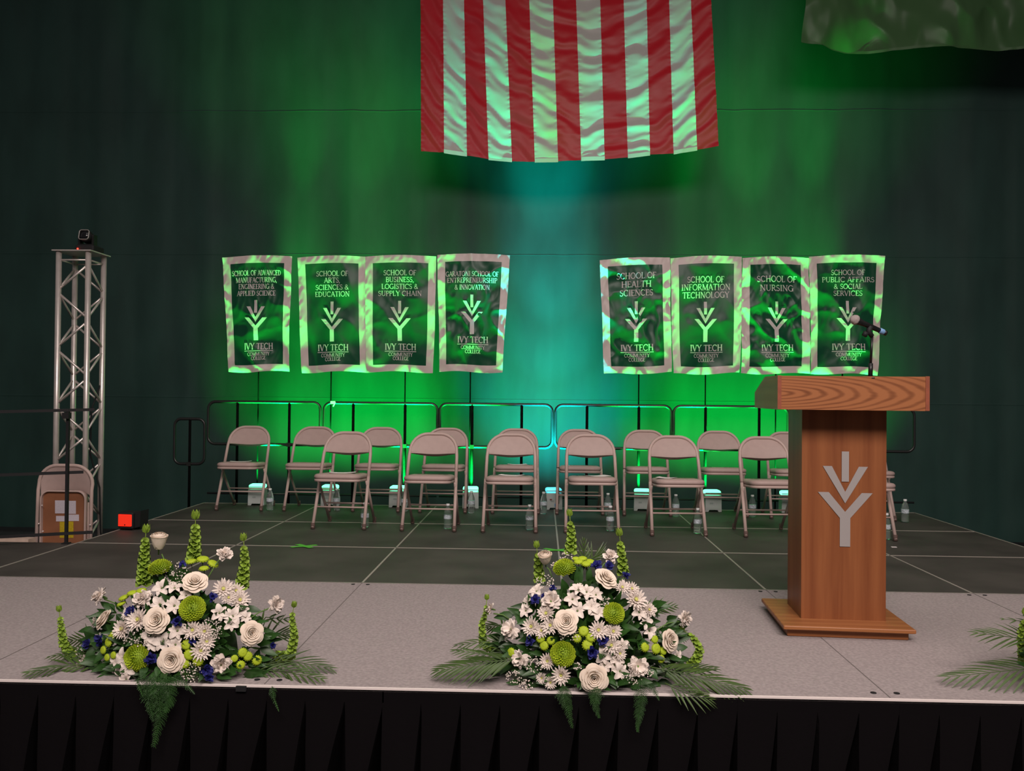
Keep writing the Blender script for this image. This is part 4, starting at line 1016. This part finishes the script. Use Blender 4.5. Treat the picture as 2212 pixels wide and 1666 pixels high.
A1 = {'heads': {
 'rose': [(1175, 500, 85, (75, .75)), (930, 745, 88), (1550, 830, 80), (1025, 1005, 86), (585, 745, 74, (140, .5))],
 'rosebud': [(935, 262, 88, (85, .15), 1.15)],
 'carnation': [(542, 578, 68, (150, .5)), (1372, 300, 62), (1715, 638, 64, (15, .8)), (825, 600, 72), (442, 1022, 64, (170, .9)), (1350, 1040, 76)],
 'daisy': [(1365, 535, 72), (1450, 548, 58), (1475, 608, 70), (1400, 592, 50), (800, 738, 80), (692, 800, 72), (1160, 808, 66), (1240, 815, 60), (1255, 882, 60), (1218, 942, 72), (520, 745, 60, (165, .4)), (735, 700, 50)],
 'lily': [(950, 520, 62), (1040, 515, 58, (80, .5)), (935, 630, 62), (1035, 640, 62), (1115, 572, 50), (1340, 690, 58), (1430, 712, 62), (1485, 668, 56), (1418, 765, 50), (1055, 810, 60), (955, 885, 64), (1042, 905, 56), (872, 840, 62), (690, 990, 62), (650, 1052, 60), (722, 1062, 60), (708, 1142, 54), (640, 1010, 45), (1515, 720, 42), (890, 900, 48)],
 'green_pompon': [(945, 402, 78, (95, .35)), (1160, 665, 84), (795, 990, 86)],
 'button_flower': [(1120, 905, 32), (1140, 970, 36), (1197, 1015, 33), (1108, 1032, 31), (1495, 957, 30), (1530, 982, 30), (1440, 997, 23), (1482, 1040, 28), (1590, 1010, 32), (620, 850, 30), (600, 888, 31), (565, 940, 27), (590, 990, 24), (632, 975, 24),
                   (758, 560, 34, (95, .2)), (818, 545, 34, (95, .2)), (702, 592, 36, (110, .2)), (685, 632, 30, (110, .2)), (1150, 350, 36, (95, .2)), (1228, 335, 42, (85, .2)), (1298, 365, 38, (60, .2)), (1236, 396, 34, (90, .2)), (650, 830, 24)],
 'blue_flower': [(1090, 374, 32), (755, 685, 46), (1062, 748, 46), (470, 902, 46), (550, 868, 52), (890, 1000, 52), (1250, 1072, 50), (1272, 1125, 36), (1690, 910, 30), (1292, 590, 38), (1160, 880, 30)]},
 'stems': [(980, 420, 955, 300), (1250, 480, 1350, 320), (700, 690, 570, 600), (1500, 760, 1690, 655)],
 'bells': [([(840, 510), (838, 330), (850, 145)], .024, .011), ([(1165, 345), (1178, 200), (1180, 62)], .022, .012), ([(1485, 530), (1510, 360), (1500, 200)], .021, .010),
           ([(370, 1000), (300, 900), (285, 790), (270, 668)], .017, .008), ([(1700, 990), (1810, 985), (1840, 850), (1822, 730), (1838, 632)], .019, .008)],
 'palms': [([(560, 1040), (330, 1040), (80, 1090)], .10, .0050, 16, UPN, -.10), ([(560, 960), (400, 955), (215, 985)], .07, .0042, 13, UPN, -.04), ([(620, 950), (470, 860), (340, 880)], .07, .004, 13, (0, -1, .2), .10),
           ([(1500, 1040), (1800, 1010), (2070, 1060)], .11, .0048, 17, UPN, -.05), ([(1500, 1070), (1750, 1080), (2010, 1130)], .10, .0048, 16, UPN, -.12), ([(1500, 900), (1650, 720), (1810, 740)], .05, .004, 11, (0, -1, .2), .04),
           ([(1500, 950), (1680, 830), (1780, 830)], .09, .004, 12, (0, -1, .2), .10)],
 'ferns': [([(930, 1070), (930, 1200), (950, 1380), (900, 1590)], .062, 40), ([(880, 1100), (860, 1250), (900, 1420)], .050, 26), ([(980, 1100), (1010, 1240), (980, 1360)], .055, 26), ([(850, 1090), (790, 1150), (830, 1255)], .022, 14),
           ([(1020, 1120), (1110, 1160), (1175, 1235)], .026, 16), ([(1690, 1180), (1700, 1260), (1735, 1350)], .020, 12)],
 'babys': [(1045, 420, 85, 80), (780, 850, 95, 110), (1290, 775, 65, 60), (1150, 1090, 80, 80), (1310, 830, 50, 40), (410, 950, 45, 26)], 'nleaf': 560}
A2 = {'heads': {
 'rose': [(1190, 520, 84, (60, .6)), (930, 805, 84), (1115, 1185, 92), (1620, 930, 78, (20, 1.0))],
 'rosebud': [(785, 398, 76, (95, .4), 1.0)],
 'carnation': [(1228, 357, 58), (820, 660, 78), (545, 855, 74), (1735, 780, 62, (10, .8)), (610, 1055, 66), (1418, 1108, 80), (412, 712, 46, (160, .3))],
 'daisy': [(1400, 652, 82), (1308, 568, 54), (1372, 578, 52), (690, 835, 66), (790, 745, 64), (820, 828, 62), (760, 862, 54), (1145, 860, 66), (1246, 868, 60), (1232, 962, 62), (892, 1165, 66), (800, 1070, 58), (820, 1215, 46), (760, 1185, 40), (1292, 1018, 46), (1490, 720, 52)],
 'lily': [(1010, 572, 62, (85, .5)), (1065, 592, 54), (968, 642, 56), (1002, 722, 58), (1100, 692, 60), (1142, 732, 56), (1130, 612, 50), (718, 582, 58, (120, .5)), (652, 662, 56, (150, .4)), (645, 722, 50), (1430, 732, 58), (1502, 722, 52), (1475, 802, 50), (1500, 862, 52), (1180, 1030, 60), (1280, 1052, 56), (1298, 1142, 56), (1190, 1100, 52), (1310, 960, 46), (1690, 1032, 40), (1262, 1100, 50)],
 'green_pompon': [(915, 442, 78, (100, .45)), (1250, 745, 72), (905, 1022, 84)],
 'button_flower': [(1045, 865, 34), (1000, 915, 28), (1095, 905, 35), (1070, 960, 34), (750, 915, 30), (775, 965, 30), (820, 930, 27), (1465, 975, 30), (1540, 985, 35), (1590, 1000, 27), (1575, 1055, 27), (1530, 920, 27), (1010, 392, 32, (95, .25)), (1038, 370, 32, (90, .2)), (1062, 406, 33, (90, .3)), (1092, 390, 30, (80, .25)), (990, 370, 26, (95, .2)), (550, 1010, 30)],
 'blue_flower': [(1130, 418, 48), (1215, 425, 42), (1330, 487, 36, (60, .5)), (835, 573, 30), (715, 655, 46), (1175, 930, 46), (1100, 1010, 52), (680, 930, 44), (772, 625, 24)]},
 'stems': [(830, 500, 795, 430), (1150, 470, 1215, 380), (560, 800, 430, 745), (1540, 860, 1700, 800), (1280, 560, 1325, 500)],
 'bells': [([(745, 525), (735, 410), (725, 290)], .018, .009), ([(955, 335), (962, 210), (950, 72)], .019, .009), ([(1315, 480), (1305, 350), (1290, 208)], .018, .010),
           ([(500, 1070), (440, 990), (360, 960), (350, 820), (378, 740), (385, 622)], .017, .007), ([(1760, 1110), (1810, 1070), (1842, 990), (1800, 920), (1720, 852)], .017, .008)],
 'palms': [([(620, 1050), (380, 1080), (65, 1132)], .13, .0062, 20, UPN, -.16), ([(600, 960), (420, 930), (190, 960)], .075, .004, 14, UPN, -.02), ([(600, 1000), (350, 1020), (170, 1000)], .07, .0042, 14, UPN, -.06),
           ([(1500, 1110), (1800, 1170), (2130, 1258)], .13, .0055, 20, UPN, -.17), ([(1500, 1060), (1700, 1130), (1930, 1120)], .09, .0045, 15, UPN, -.10), ([(1600, 1220), (1750, 1290), (1900, 1330)], .09, .004, 12, UPN, -.235),
           ([(1040, 440), (1045, 360), (1045, 250)], .05, .0042, 9, (0, -1, .1), .05), ([(1060, 440), (1110, 360), (1170, 330)], .07, .0042, 10, (0, -1, .1), .05), ([(1400, 760), (1520, 710), (1660, 700)], .06, .004, 12, (0, -1, .2), .06), ([(1500, 930), (1650, 860), (1740, 900)], .06, .004, 12, (0, -1, .2), .09),
           ([(560, 900), (480, 820), (400, 840)], .06, .004, 10, (0, -1, .2), .09)],
 'ferns': [([(900, 1230), (925, 1340), (970, 1530)], .040, 26), ([(1140, 1240), (1120, 1330), (1150, 1460)], .036, 22), ([(1430, 1170), (1440, 1330), (1420, 1440), (1412, 1555)], .040, 32), ([(1480, 1230), (1530, 1270), (1560, 1340)], .02, 12)],
 'babys': [(930, 372, 52, 50), (862, 420, 42, 30), (780, 525, 62, 50), (705, 1090, 70, 70), (565, 1180, 55, 60), (650, 1240, 52, 50), (980, 900, 40, 24), (1000, 1110, 32, 20), (1390, 1185, 55, 40), (1490, 1150, 32, 18), (900, 890, 42, 26), (1195, 660, 42, 26), (1320, 960, 40, 26)], 'nleaf': 600}
def f3(x, y): return (x, y)
f3.s = 1.0
A3 = {'heads': {'rose': [(2330, 1330, 27), (2290, 1410, 27), (2380, 1440, 28), (2350, 1270, 27)], 'rosebud': [(2320, 1215, 25, (95, .4), 1.0)], 'carnation': [(2260, 1370, 24), (2440, 1350, 24)],
 'daisy': [(2300, 1370, 22), (2370, 1380, 22), (2270, 1450, 22)], 'lily': [(2310, 1290, 20), (2400, 1300, 20), (2330, 1460, 20)], 'green_pompon': [(2345, 1400, 26), (2300, 1245, 24)],
 'button_flower': [(2262, 1330, 10), (2275, 1345, 10)], 'blue_flower': [(2300, 1330, 14), (2390, 1420, 15)]},
 'bells': [([(2250, 1440), (2212, 1425), (2206, 1370), (2215, 1322)], .019, .009)],
 'palms': [([(2290, 1440), (2190, 1448), (2055, 1462)], .15, .0050, 18, UPN, -.08), ([(2290, 1410), (2210, 1380), (2115, 1368)], .125, .0045, 14, UPN, .0), ([(2280, 1370), (2230, 1345), (2170, 1338)], .05, .004, 8, UPN, .05)],
 'ferns': [([(2330, 1480), (2330, 1520), (2335, 1570)], .04, 24)], 'babys': [(2285, 1300, 18, 40)], 'nleaf': 200}
arrangement('large white and lime green flower arrangement on the stage edge, at the left', f1, 1060, 1150, 640, 790, A1, 11)
arrangement('large white and lime green flower arrangement on the stage edge, in the middle', f2c, 1080, 1240, 660, 860, A2, 12)
arrangement('flower arrangement cut by the right picture edge, showing a bell spike and palm leaves', f3, 2340, 1490, 130, 280, A3, 13, 3.60)
